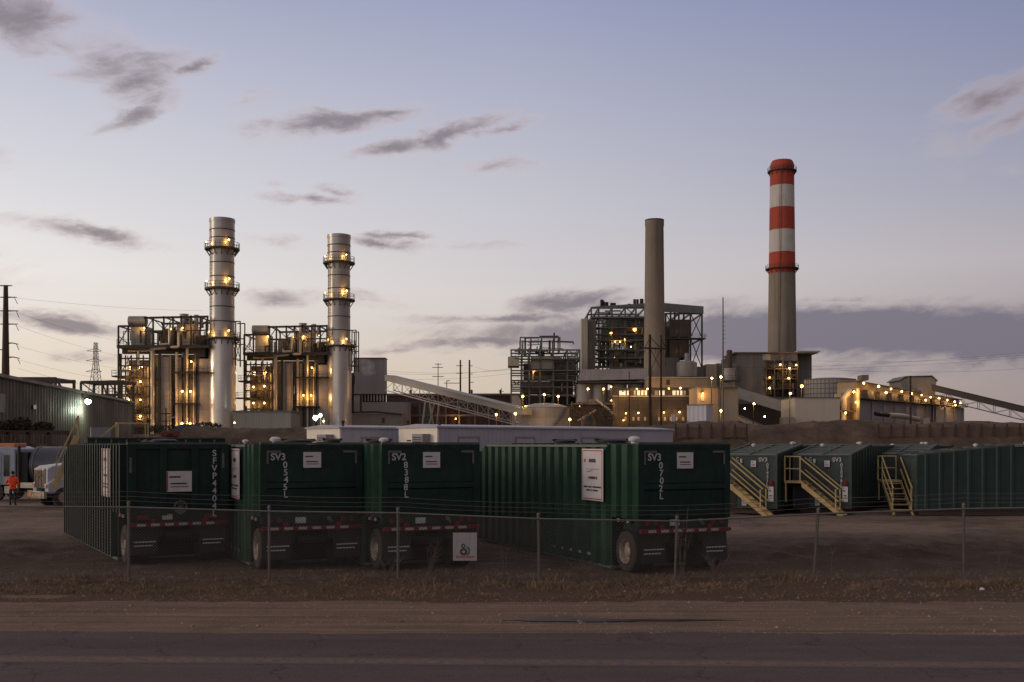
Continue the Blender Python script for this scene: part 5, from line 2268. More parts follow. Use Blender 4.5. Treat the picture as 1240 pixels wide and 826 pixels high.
    fr.beam((x(23.5), Y + 2, z(104)), (x(18), Y + 2, z(124)), .14)
    fr.build('side_frame', 'steel_dark', u, local=False)
    lamps = [(-90.5, 141, .4), (-57.5, 139.5, -.2), (-44, 141, .2), (-24, 142, .6), (-109.5, 95, 1.5), (-94.5, 95, 1.5), (-109.5, 75, .5), (-95.5, 76, .5), (-109.5, 54, .5), (-95.5, 54, .5), (-95.5, 34, .5),
             (-32.5, 100, -.2), (-43.5, 64, -.2), (-33.5, 64, -.2)]
    if not second:
        lamps += [(-43.5, 25, -.4), (-33.5, 25, -.4)]
    for (a, hh, dy) in lamps:
        floodlight(u, (x(a), Y + dy, z(hh)), 430 if hh > 30 else 560, 'sodium', .27)
    return u


SK = 230.0 / F
heat_recovery_unit(264.5, 230, SK, 'nearer lamp lit boiler unit with pipes and platforms, left of the taller looking steel stack', 'left and taller looking of the two round steel stacks with ringed platforms')
heat_recovery_unit(408.0, 248, SK, 'farther lamp lit boiler unit with pipes and platforms, between the two steel stacks', 'right and lower looking of the two round steel stacks with ringed platforms', True)


def gas_plant_rest():
    t = thing('plant_annex', 'low beige metal building at the foot of the farther boiler unit', 'building', at(316, 517, 224))
    bt(t, 'wall', 'wall_beige', 282, 352, 499, None, 224, 10)
    bt(t, 'roof', 'roof_dark', 281, 353, 497.3, 498.9, 223.8, 10.4)
    t = thing('plant_annex', 'small dark frame platform at the left foot of the nearer boiler unit', 'platform', at(136, 480, 226))
    platform(t, 124, 148, 477, 227, 4)
    for px in (126, 137, 147):
        bt(t, 'leg', 'steel_dark', px - 1, px + 1, 479, None, 228, .4)
    bt(t, 'tank', 'casing', 128, 144, 481, None, 229, 3)
    # grey turbine hall to the right of the farther stack, with its lower blocks and canopy
    t = thing('turbine_hall', 'tall blank grey hall right of the farther steel stack, dark window strip below', 'building', at(440, 520, 285))
    bt(t, 'hall', 'wall_grey', 428, 466, 434, 477, 290, 5)
    bt(t, 'core_wall', 'wall_brick', 427, 466, 470, None, 293.5, 3)
    bt(t, 'roof_edge', 'roof_dark', 427.5, 466.5, 433, 433.95, 289.7, 5.6)
    w = bt(t, 'window_strip', 'glass_dark', 437, 463, 477.2, 486, 291, 2)
    mu = MB()
    for i in range(8):
        px = 438 + i * 3.6
        bx(mu, px, px + 1.3, 477.2, 486, 290.7, .25)
    mu.build('mullion', 'wall_cream', w, local=False)
    bt(t, 'lower_block', 'wall_grey', 427, 494, 487, None, 282, 8)
    bt(t, 'side_wall', 'wall_grey', 427, 436.8, 477.1, 486.9, 288, 4)
    bt(t, 'annex', 'wall_beige', 424, 487, 501, None, 272, 8)
    r = MB()
    r.beam(at(422, 499.5, 271.5), at(455, 498.8, 271.5), .3, .35)
    r.beam(at(455, 498.8, 271.5), at(487, 502, 271.5), .3, .35)
    r.build('canopy', 'black', t, local=False)
    tb(t, 'pipe', 'black', [(436.6, 500, 271), (436.6, 478, 271), (424, 478, 271)], .28)
    v = MB()
    p = at(427, 452, 273)
    v.lathe((p.x, p.y, 0), [(.35, G0), (.35, p.z - 3), (.6, p.z - 2.6), (.6, p.z - .6), (.42, p.z - .5), (.42, p.z + .1)], 14)
    v.build('vent_stack', 'rust', t, local=False, smooth=True)
    tb(t, 'pipe', 'rust', [(466 - 2, 512, 271), (466 - 2, 506, 271)], .35)
    # steam from the vent
    s = MB()
    a = at(428.5, 450, 273)
    b = at(437, 440, 273.5)
    c = at(447, 441, 274)
    P = [a, a.lerp(b, .45) + Vector((-.2, 0, .5)), b, b.lerp(c, .5) + Vector((0, 0, -.4)), c + Vector((0, 0, -1.4)), c + Vector((1.5, 0, -2.6))]
    rad = [.35, .9, 1.5, 1.9, 2.1, .8]
    vs, fs = [], []
    n = 14
    for i, q in enumerate(P):
        d = (P[min(i + 1, 5)] - P[max(i - 1, 0)]).normalized()
        u_ = Vector((0, 1, 0))
        w_ = d.cross(u_).normalized()
        for j in range(n):
            an = 2 * pi * j / n
            vs.append(q + (u_ * cos(an) + w_ * sin(an)) * rad[i])
    for i in range(5):
        for j in range(n):
            fs.append((i * n + j, i * n + (j + 1) % n, (i + 1) * n + (j + 1) % n, (i + 1) * n + j))
    fs.append(tuple(reversed(range(n))))
    fs.append(tuple(range(5 * n, 6 * n)))
    s.add(vs, fs)
    m = bpy.data.materials.new('steam')
    m.use_nodes = True
    N = NT(m.node_tree)
    N.n.clear()
    out = N.new('ShaderNodeOutputMaterial')
    pv = N.new('ShaderNodeVolumePrincipled')
    tc = N.new('ShaderNodeTexCoord')
    f, _ = N.noise(tc.outputs['Object'], .9, 5, .6)
    N.put(pv.inputs['Density'], N.maprange(f, .42, .72, 0, .26))
    pv.inputs['Color'].default_value = (.95, .93, .93, 1)
    N.l.new(pv.outputs[0], out.inputs['Volume'])
    o = s.build('steam', m, loc=tuple(a))
    tag(o, 'small puff of white steam leaving the vent beside the grey hall', 'steam', None, 'stuff')


gas_plant_rest()


def lattice_conveyor(label, pa, Ya, pb, Yb, h, m, cover, group='inclined conveyors', truss=True, legs=(), depth=3.0):
    """Inclined conveyor gallery between two points (px, py of its top edge)."""
    a, b = at(*pa, Ya), at(*pb, Yb)
    t = thing('conveyor', label, 'conveyor', (a.x, a.y, a.z), group=group)
    d = (b - a).normalized()
    side = Vector((-d.y, d.x, 0)).normalized()
    if side.y < 0:
        side = -side
    up = Vector((0, 0, 1))
    hh = h
    g = MB()
    g.add([a - up * hh * cover, b - up * hh * cover, b, a, a - up * hh * cover + side * depth, b - up * hh * cover + side * depth, b + side * depth, a + side * depth],
          [(0, 1, 2, 3), (7, 6, 5, 4), (3, 2, 6, 7), (1, 0, 4, 5), (0, 3, 7, 4), (2, 1, 5, 6)])
    g.build('gallery', m, t, local=False)
    rf = MB()
    rf.beam(a + up * .12 + side * depth * .5, b + up * .12 + side * depth * .5, depth + .5, .2)
    rf.build('roof', 'roof_dark' if not truss or cover < .3 else m, t, local=False)
    if truss:
        tr = MB()
        L = (b - a).length
        n = max(4, int(L / (hh * 1.05)))
        for sd_ in (0, depth):
            o = side * sd_
            tr.beam(a - up * hh + o, b - up * hh + o, .22)
            tr.beam(a - up * hh * cover + o, b - up * hh * cover + o, .25)
            for i in range(n):
                p, q = a.lerp(b, i / n) + o, a.lerp(b, (i + 1) / n) + o
                tr.beam(p - up * hh * cover, p - up * hh, .11)
                if i % 2:
                    tr.beam(p - up * hh * cover, q - up * hh, .09)
                else:
                    tr.beam(p - up * hh, q - up * hh * cover, .09)
        tr.build('truss', 'steel_dark' if m == 'steel_dark' else 'pipe_grey', t, local=False)
    for f in legs:
        p = a.lerp(b, f) - up * hh
        lg = MB()
        for sd_ in (0, depth):
            lg.beam(p + side * sd_, Vector((p.x - 1.2 * (1 if sd_ == 0 else 0), p.y + side.y * sd_, G0)), .4)
            lg.beam(p + side * sd_ + d * 2, Vector((p.x + 2.5, p.y + side.y * sd_, G0)), .4)
        lg.build('leg', 'pipe_grey', t, local=False)
    return t


lattice_conveyor('pale inclined conveyor gallery falling to the right from the grey hall', (466, 455), 290, (632, 496), 246, 3.9, 'conv', .30, legs=(.33,))
lattice_conveyor('dark lattice conveyor rising from the right picture edge to the transfer house', (1128, 466), 316, (1262, 498), 300, 3.8, 'steel_dark', .42)


def under_conveyor():
    """Dark brick building and open steel racks seen below the inclined gallery."""
    t = thing('brick_hall', 'long low dark red brick hall seen beneath the pale inclined conveyor', 'building', at(545, 515, 330))
    bt(t, 'wall', 'wall_red', 468, 640, 479, None, 330, 18)
    bt(t, 'roof', 'roof_dark', 467, 641, 476.5, 478.9, 329.6, 19)
    for px in (497, 541, 571, 606):
        bt(t, 'roof_vent', 'rust', px - 1.2, px + 1.2, 472, 476.4, 331, 2)
    t = thing('steel_rack', 'dark open steel rack of transformers below the pale inclined conveyor', 'steel rack', at(530, 515, 300))
    for yy in (487, 503):
        mb = MB()
        mb.beam(at(470, yy, 296), at(610, yy, 296), .35, .5)
        mb.beam(at(470, yy, 304), at(610, yy, 304), .35, .5)
        mb.build('beam', 'steel_teal', t, local=False)
    for px in (474, 492, 508, 523, 540, 556, 575, 592, 608):
        bt(t, 'column', 'steel_teal', px - .8, px + .8, 480 if px < 560 else 487, None, 296, .5)
    for (a, b, y0) in ((480, 489, 490), (498, 506, 492), (513, 520, 489), (528, 537, 493), (546, 552, 491), (560, 571, 494), (580, 588, 492)):
        bt(t, 'transformer', 'steel_teal' if int(a) % 2 else 'rust', a, b, y0, 514, 299, 4)
    ob = floodlight(t, at(552, 507, 295), 500, 'orange', .3)
    pole_lamp('left lamp post of the pair beside the domed tank, under the pale conveyor', 601, 502, 236, 600)
    pole_lamp('right lamp post of the pair, touching the left side of the domed tank', 624, 501, 236, 600)


under_conveyor()


def domed_tank():
    Y = 250
    k = Y / F
    c = at(661, 500, Y)
    t = thing('storage_tank', 'round beige storage tank with a shallow domed roof and a stair up its side', 'storage tank', (c.x, Y, G0))
    r = 30 * k
    zt = EYE + (HOR - 493) * k
    MB().lathe((c.x, Y + r, 0), [(r, G0 - .2), (r, zt)], 48).build('shell', 'tank_beige', t, local=False, smooth=True)
    MB().lathe((c.x, Y + r, 0), [(r + .12, zt + .01), (r * .8, zt + .55), (r * .45, zt + 1.0), (.2, zt + 1.2)], 48).build('roof', 'tank_beige', t, local=False, smooth=True)
    s = MB()
    for i in range(16):
        a = radians(-95 + i * 4)
        z = G0 + (zt - G0) * i / 15
        p = Vector((c.x + (r + .5) * cos(a), Y + r + (r + .5) * sin(a), z))
        s.box(p.x - .35, p.x + .35, p.y - .35, p.y + .35, z - .08, z)
        s.beam(p, p + Vector((0, 0, 1)), .07)
    s.build('stair', 'steel_dark', t, local=False)
    floodlight(t, at(702, 492, Y + 8), 0, 'sodium', .15)
    light(t, at(650, 499, Y - 5), 130, SOD)


domed_tank()
for a in (('lamp post before the small boiler frame, left of three above the domed tank', 633, 480, 262), ('lamp post before the small boiler frame, middle of three above the domed tank', 659, 478, 268),
          ('lamp post before the small boiler frame, right of three above the domed tank', 676, 480, 262)):
    pole_lamp(*a, 900)
pole_lamp('low lamp post at the right foot of the domed tank', 690, 508, 240, 700)


def steel_frame(t, xs, levels, Y, d, ny, sz=.4, m='steel_teal', bottom=None, skip=(), brace=()):
    """Open steel frame: columns at px xs, floors at py levels, ny bays deep."""
    k = Y / F
    X = [(p - 620) * k for p in xs]
    Zs = [EYE + (HOR - p) * k for p in levels]
    zb = G0 if bottom is None else EYE + (HOR - bottom) * k
    for j in range(ny + 1):
        y = Y + d * j / ny
        for i, x in enumerate(X):
            MB().box(x - sz / 2, x + sz / 2, y - sz / 2, y + sz / 2, zb, max(Zs)).build('column', m, t, local=False)
    for li, z in enumerate(Zs):
        mb = MB()
        for j in range(ny + 1):
            y = Y + d * j / ny
            mb.beam((X[0], y, z - sz * .5), (X[-1], y, z - sz * .5), sz * .7, sz)
        for x in X:
            mb.beam((x, Y, z - sz * .5), (x, Y + d, z - sz * .5), sz * .7, sz)
        mb.build('beam', m, t, local=False)
    if brace:
        mb = MB()
        for (i, li, both) in brace:
            mb.beam((X[i], Y, Zs[li]), (X[i + 1], Y, Zs[li + 1]), sz * .5)
            if both:
                mb.beam((X[i + 1], Y, Zs[li]), (X[i], Y, Zs[li + 1]), sz * .5)
        mb.build('brace', m, t, local=False)


def clutter(t, name, m, x0, x1, y0, y1, Y, d, n, seed, r=(.15, .5), vertical=.5):
    """Pipework inside a frame: each run a part of its own."""
    rs = random.Random(seed)
    for i in range(n):
        px = rs.uniform(x0, x1)
        py = rs.uniform(y0, y1)
        yy = Y + rs.uniform(.5, d)
        rr = rs.uniform(*r)
        if rs.random() < vertical:
            p2 = min(y1, py + rs.uniform(8, 26))
            tb(t, name, m if rs.random() < .7 else 'pipe_grey', [(px, py, yy), (px, p2, yy)], rr, 8)
        else:
            q = min(x1, px + rs.uniform(8, 26))
            tb(t, name, m if rs.random() < .7 else 'pipe_grey', [(px, py, yy), (q, py + rs.uniform(-1, 1), yy), (q, min(y1, py + rs.uniform(2, 8)), yy)], rr * .8, 8)


def small_boiler():
    Y = 300
    t = thing('boiler_house', 'smaller open steel boiler house with a flat topped frame, left of the big one', 'boiler house', at(660, 500, Y), group='open steel boiler houses')
    steel_frame(t, [619, 632, 641, 654, 670, 687, 702], [423, 434, 448, 460, 468, 478], Y, 22, 2, .42, 'steel_teal', brace=((0, 3, True), (5, 0, True), (5, 1, False), (1, 0, False)))
    steel_frame(t, [630, 643, 656, 671, 678], [408, 423.5], Y + 4, 12, 1, .36, 'steel_teal', bottom=424)
    for (a, b, y0, y1, dy, m) in ((643, 671, 432, 447, .9, 'beige'), (643, 671, 448, 459, 5, 'casing'), (671, 698, 434, 460, 6, 'casing_brown'), (671, 694, 461, 478, 7, 'casing_brown'), (630, 670, 462, 476, 8, 'casing'),
                                  (615, 629, 432, 443, -1.5, 'casing_tan'), (634, 643, 440, 458, 7, 'casing')):
        bt(t, 'casing', m, a, b, y0, y1, Y + dy, 9)
    hp = MB()
    for (a, b) in ((640, 665), (668, 694)):
        x0, x1 = at(a, 478, Y + 7), at(b, 478, Y + 7)
        c = (x0 + x1) / 2
        zt = x0.z
        zb_ = at(0, 494, Y + 7).z
        hp = MB()
        hp.add([(x0.x, Y + 7, zt), (x1.x, Y + 7, zt), (x1.x, Y + 16, zt), (x0.x, Y + 16, zt), (c.x - 1, Y + 10, zb_), (c.x + 1, Y + 10, zb_), (c.x + 1, Y + 12, zb_), (c.x - 1, Y + 12, zb_)],
               [(0, 1, 5, 4), (1, 2, 6, 5), (2, 3, 7, 6), (3, 0, 4, 7), (4, 5, 6, 7)])
        hp.build('hopper', 'casing_brown' if a > 660 else 'casing', t, local=False)
    o = MB().prism([at(619, 479, Y - .2), at(627, 479, Y - .2), at(636, 492, Y - .2), at(636, 515, Y - .2), at(619, 515, Y - .2)], (0, 5, 0))
    o.build('curved_duct', 'casing_tan', t, local=False)
    for (a, b, py) in ((619, 702, 460), (619, 671, 468), (624, 702, 434), (641, 702, 448)):
        platform(t, a, b, py, Y - 1.5, 3, th=.25, m='steel_teal')
    clutter(t, 'pipe', 'steel_teal', 622, 700, 412, 474, Y - 1, 12, 42, 5, (.10, .32), .4)
    clutter(t, 'pipe', 'steel_dark', 632, 676, 402, 432, Y + 4, 8, 14, 8, (.15, .55), .6)
    p = at(671, 403, Y + 4)
    MB().tube([p, at(671, 424, Y + 4)], .25, 8).build('vent_pipe', 'steel_dark', t, local=False)
    floodlight(t, at(647, 449, Y - .5), 260, 'orange', .25)
    bt(t, 'lower_wall', 'wall_brick', 638, 702, 480, None, Y + 13, 8)


small_boiler()


def big_boiler():
    Y = 330
    t = thing('boiler_house', 'large open steel boiler house behind the plain concrete chimney, roof girder along its top', 'boiler house', at(780, 500, Y), group='open steel boiler houses')
    steel_frame(t, [716, 725, 741, 757, 770, 781], [372, 383, 411, 423, 433, 444], Y, 34, 2, .5, 'steel_teal', brace=((0, 1, True), (1, 1, True), (3, 0, False), (4, 2, True)))
    steel_frame(t, [806, 822, 836, 850], [379, 409, 446], Y + 6, 26, 1, .5, 'steel_dark', brace=((2, 0, True), (2, 1, True), (0, 0, False)))
    g = MB()
    a, b = at(783, 365, Y + 5.5), at(852, 371, Y + 5.5)
    g.prism([a, b, b + Vector((0, 0, -2.3)), a + Vector((0, 0, -3.0))], (0, .6, 0))
    g.build('roof_girder', 'steel_teal', t, local=False)
    a, b = at(716, 371.5, Y - .4), at(783, 367, Y - .4)
    MB().prism([a, b, b + Vector((0, 0, -1.2)), a + Vector((0, 0, -.5))], (0, .6, 0)).build('roof_girder', 'steel_teal', t, local=False)
    bt(t, 'lift_shaft', 'casing_tan', 704, 711.5, 386, None, Y - 6, 6)
    bt(t, 'lift_shaft', 'casing', 711.6, 721, 387, None, Y - 3, 7)
    for (a, b, y0, y1, dy, m) in ((733, 757, 386, 411, 9, 'casing'), (757, 783, 384, 411, 8, 'casing_brown'), (728, 760, 395, 411, 5, 'casing'), (742, 783, 424, 446, 10, 'casing'), (760, 783, 413, 433, 9, 'casing'),
                                  (811, 836, 387, 408, 8, 'casing_brown'), (811, 834, 410, 433, 8, 'casing_brown'), (806, 822, 433, 458, 4, 'concrete_grey'), (788, 816, 395, 430, 14, 'casing')):
        bt(t, 'casing', m, a, b, y0, y1, Y + dy, 12)
    for px in (726, 731, 736, 741):
        tb(t, 'downcomer', 'steel_dark', [(px, 412, Y + 8), (px, 446, Y + 8)], .55, 10)
    for (px, y0, y1, r) in ((728.5, 363, 372, .45), (730.5, 364, 372, .35), (734, 366, 372, .7), (741, 367, 372, .55), (744, 367, 372, .5), (762, 368, 372, .5), (768.5, 362.5, 370, .45), (772, 362.5, 370, .4), (777, 362, 369, .6)):
        tb(t, 'roof_vent', 'black', [(px, y0, Y + 3), (px, y1, Y + 3)], r, 8)
    for (a, b, py) in ((716, 783, 411), (716, 768, 423), (725, 783, 433), (806, 855, 409), (716, 783, 384), (722, 781, 396), (718, 781, 404)):
        platform(t, a, b, py, Y - 2, 4, th=.3, m='steel_teal' if a < 800 else 'steel_dark')
    clutter(t, 'pipe', 'steel_teal', 718, 780, 374, 440, Y - 1.5, 16, 48, 21, (.12, .38), .35)
    clutter(t, 'pipe', 'steel_dark', 738, 780, 388, 446, Y - 1, 6, 14, 22, (.2, .5))
    for px in (812, 817, 822, 828):
        tb(t, 'pipe', 'steel_dark', [(px, 374, Y + 12), (px, 388, Y + 12)], .3, 8)
    for (px, py, kd, pw, rr) in ((740, 404, 'orange', 420, .5), (768.5, 399, 'orange', 480, .6), (745, 414, 'sodium', 300, .2), (751, 414, 'sodium', 300, .25), (756.5, 411, 'sodium', 300, .2), (764, 420, 'white', 0, .16), (744, 433, 'sodium', 0, .15)):
        floodlight(t, at(px, py, Y - 1.0), pw, kd, rr)
    for (px, py) in ((822, 399), (822, 423)):
        floodlight(t, at(px, py, Y + 7), 25, 'sodium', .24)
    # silver drum tank with a cap on the lower roof
    c = at(835, 450, Y - 6)
    k = (Y - 6) / F
    mb = MB().lathe((c.x, Y - 1, 0), [(12.5 * k, c.z - 5 * k), (12.5 * k, c.z + 12 * k), (9 * k, c.z + 14 * k), (3 * k, c.z + 14.5 * k), (3 * k, c.z + 22 * k), (2 * k, c.z + 24 * k)], 28)
    mb.build('drum_tank', 'silo', t, local=False, smooth=True)
    bt(t, 'lower_roof_block', 'concrete_grey', 803, 857, 444, 457, Y + 1, 10)


big_boiler()


def chimneys():
    Y = 300
    k = Y / F
    c = at(792.5, 400, Y)
    t = thing('chimney', 'plain grey brown concrete chimney in front of the big boiler house', 'smokestack', (c.x, Y, G0))
    zt = EYE + (HOR - 268) * k
    prof = [(13.5 * k, G0 - .3), (12.6 * k, EYE + (HOR - 430) * k), (11.0 * k, EYE + (HOR - 275) * k), (11.5 * k, EYE + (HOR - 274) * k), (11.5 * k, zt), (10.3 * k, zt), (10.3 * k, zt - 2)]
    MB().lathe((c.x, Y, 0), prof, 48).build('shaft', 'concrete', t, local=False, smooth=True)
    zz = [(13.5 - 2.5 * i / 26) for i in range(27)]
    band_rings(t, (c.x, Y), [((13.45 - 2.45 * (i / 26.0)) * k, G0 + (zt - G0) * i / 26.5) for i in range(1, 26)], th=.18, d=.035, m='concrete', n=48)
    MB().lathe((c.x, Y, zt), [(11.6 * k, 0.01), (11.6 * k, .35), (10.2 * k, .35)], 40).build('cap', 'black', t, local=False)
    # banded chimney
    Y = 380
    k = Y / F
    c = at(947, 400, Y)
    t = thing('chimney', 'tallest chimney, red and white bands on top of a grey concrete shaft', 'smokestack', (c.x, Y, G0))
    Z = lambda py: EYE + (HOR - py) * k
    R = lambda py: (14.2 + (py - 205) * (17.0 - 14.2) / (428 - 205)) * k
    lev = [(226, 'ch_red', 206), (252.5, 'ch_white', 226), (279.5, 'ch_red', 252.5), (306.5, 'ch_white', 279.5), (332, 'ch_red', 306.5)]
    for (yb, m, yt) in lev:
        pr = [(R(yb), Z(yb)), (R(yt), Z(yt) - .01)]
        MB().lathe((c.x, Y, 0), pr, 48, cap=False).build('band', m, t, local=False, smooth=True)
    MB().lathe((c.x, Y, 0), [(R(530), G0 - .3), (R(332), Z(332) - .01)], 48, cap=False).build('shaft', 'concrete', t, local=False, smooth=True)
    MB().lathe((c.x, Y, 0), [(R(206), Z(206)), (R(205) + .1, Z(201)), (R(205) * .92, Z(197)), (R(205) * .84, Z(195.2)), (R(205) * .78, Z(195.2)), (R(205) * .78, Z(200))], 48, cap=False).build('crown', 'ch_red', t, local=False, smooth=True)
    ring_platform(t, (c.x, Y), R(207), R(207) + .9, Z(207.5), 'rust')
    ring_platform(t, (c.x, Y), R(325), R(325) + 1.2, Z(325.5), 'rust')
    lad = MB()
    for dx in (-.25, .25):
        lad.beam((c.x - R(420) * .45 + dx, Y - R(420) * .93, Z(428)), (c.x - R(420) * .30 + dx, Y - R(210) * 1.0, Z(208)), .08)
    lad.build('ladder', 'rust', t, local=False)


chimneys()
scrub('bare dark tree between the domed tank and the silos', 706, 486, 256, 40, 26, 11, 900)
scrub('bare dark tree leaning against the process shed before the powerhouse', 728, 491, 258, 30, 22, 12, 700)


def powerhouse():
    """Low buildings in front of the big boiler house."""
    Y = 285
    t = thing('powerhouse', 'long dark brick powerhouse with a row of lit windows under a tan upper storey', 'building', at(800, 515, Y))
    bt(t, 'lower_wall', 'wall_brick', 741, 846, 481, None, Y, 14)
    bt(t, 'upper_storey', 'wall_tan', 786, 857, 457.5, 469.5, Y + 2, 14)
    bt(t, 'cornice', 'wall_cream', 785, 857.5, 456.6, 457.4, Y + 1.7, 14.6)
    bt(t, 'window_band', 'wall_brick', 741, 846, 470, 480.5, Y + 1.2, 13)
    bt(t, 'sill', 'wall_cream', 742, 845, 479.2, 480.3, Y + .5, .9)
    rs = random.Random(4)
    px = 750
    for i in range(22):
        w = 2.6 if i % 5 else 3.6
        if rs.random() < .82 and px < 842:
            bt(t, 'window', 'win_lit' if rs.random() < .75 else 'win_dim', px, px + w, 473, 478.5, Y + 1.05, .12)
        px += w + 1.5
    for px in (756, 766, 772, 780, 797, 804, 811, 818, 826):
        bt(t, 'window', 'win_dim', px, px + 2.4, 505, 509.5, Y - .12, .1)
    bt(t, 'door', 'rust', 807, 811, 460, 466, Y + 1.85, .13)
    for (px, py, pw) in ((771, 471, 260), (784, 471, 340), (810, 470.5, 260), (824, 470, 240), (755, 476.5, 150)):
        floodlight(t, at(px, py, Y - .6), pw, 'sodium', .27)
    for (px, py, pw) in ((740, 485, 160), (740, 500.5, 200), (758, 500.5, 180), (773, 500, 160), (755, 509, 200), (804, 499.5, 220), (823, 499, 180)):
        floodlight(t, at(px, py, Y - .9), pw, 'sodium', .27)
    # silos and the sheet clad gallery over them
    t = thing('conveyor_gallery', 'wide lilac grey sheet clad gallery sitting on four round grey silos', 'building', at(742, 490, 296))
    g = MB()
    Yg = 296
    g.prism([at(700, 461, Yg), at(785, 459, Yg), at(785, 446, Yg), at(704, 447.5, Yg)], (0, 9, 0))
    g.build('gallery', 'wall_lilac', t, local=False)
    bt(t, 'gallery_beam', 'steel_dark', 700, 785, 461.6, 464, Yg + .3, 8)
    k = Yg / F
    for px in (709, 727.5, 751, 773):
        c = at(px, 480, Yg)
        MB().lathe((c.x, Yg + 5, 0), [(10.5 * k, G0), (10.5 * k, EYE + (HOR - 464.2) * k)], 28).build('silo', 'silo', t, local=False, smooth=True)
    # jumble of low roofs, ducts and brush in front of the silos
    t = thing('process_shed', 'low dark jumble of roofs, ducts and tanks between the domed tank and the powerhouse', 'shed', at(715, 515, 272))
    bt(t, 'shed_wall', 'wall_brick', 690, 742, 490, None, 274, 10)
    MB().prism([at(688, 490, 273), at(716, 483, 273), at(744, 490, 273)], (0, 11, 0)).build('roof', 'roof_dark', t, local=False)
    tb(t, 'duct', 'pipe_grey', [(722, 484, 272), (737, 496, 270), (744, 503, 270)], .35)
    tb(t, 'duct', 'pipe_grey', [(700, 510, 268), (722, 497, 268)], .35)
    c = at(712, 505, 262)
    MB().lathe((c.x, 262, 0), [(1.7, G0), (1.7, c.z - .3), (1.3, c.z + .3), (.2, c.z + .5)], 18).build('drum', 'casing', t, local=False, smooth=True)
    clutter(t, 'pipe', 'steel_dark', 692, 744, 484, 508, 268, 4, 10, 31, (.12, .3))
    pole_lamp('lamp post in front of the round silos, left of two close together', 712, 471, 266, 900)
    pole_lamp('lamp post in front of the round silos, right of two close together', 731, 471, 266, 900)
    pole_lamp('lamp post just right of the silos, a little higher than its neighbours', 740, 468.5, 280, 600)
    # tan block by the mast
    t = thing('block_building', 'tan block building lit by a wall lamp, behind the white shed', 'building', at(862, 515, 272))
    bt(t, 'wall', 'wall_tan', 844, 870, 469.5, None, 272, 12)
    bt(t, 'side_wall', 'wall_beige', 870.2, 894, 469.5, None, 273, 12)
    bt(t, 'roof', 'roof_dark', 843.5, 894.5, 468.2, 469.3, 271.6, 13)
    bt(t, 'door', 'casing_tan', 848.5, 853, 478, 486, 271.8, .18)
    floodlight(t, at(851, 476.5, 271), 420, 'sodium', .28)
    t = thing('silo', 'pale round silo with a dark cylinder standing on it, left of the grey bunker', 'silo', at(884, 470, 290))
    k = 290 / F
    c = at(886, 470, 290)
    Z = lambda py: EYE + (HOR - py) * k
    MB().lathe((c.x, 294, 0), [(7.2 * k, G0), (7.2 * k, Z(447)), (7.8 * k, Z(447)), (7.8 * k, Z(445))], 24).build('shell', 'silo', t, local=False, smooth=True)
    MB().lathe((c.x + .2, 294, 0), [(3.6 * k, Z(444.9)), (3.6 * k, Z(424)), (3.0 * k, Z(422.5)), (1 * k, Z(422))], 18).build('filter', 'rust', t, local=False, smooth=True)
    platform(t, 877, 897, 460, 290, 4)
    for (px, py) in ((862, 458), (873, 456.5)):
        pole_lamp('lamp post left of the tall thin mast' if px < 870 else 'lamp post right against the tall thin mast', px, py, 262, 900)


powerhouse()


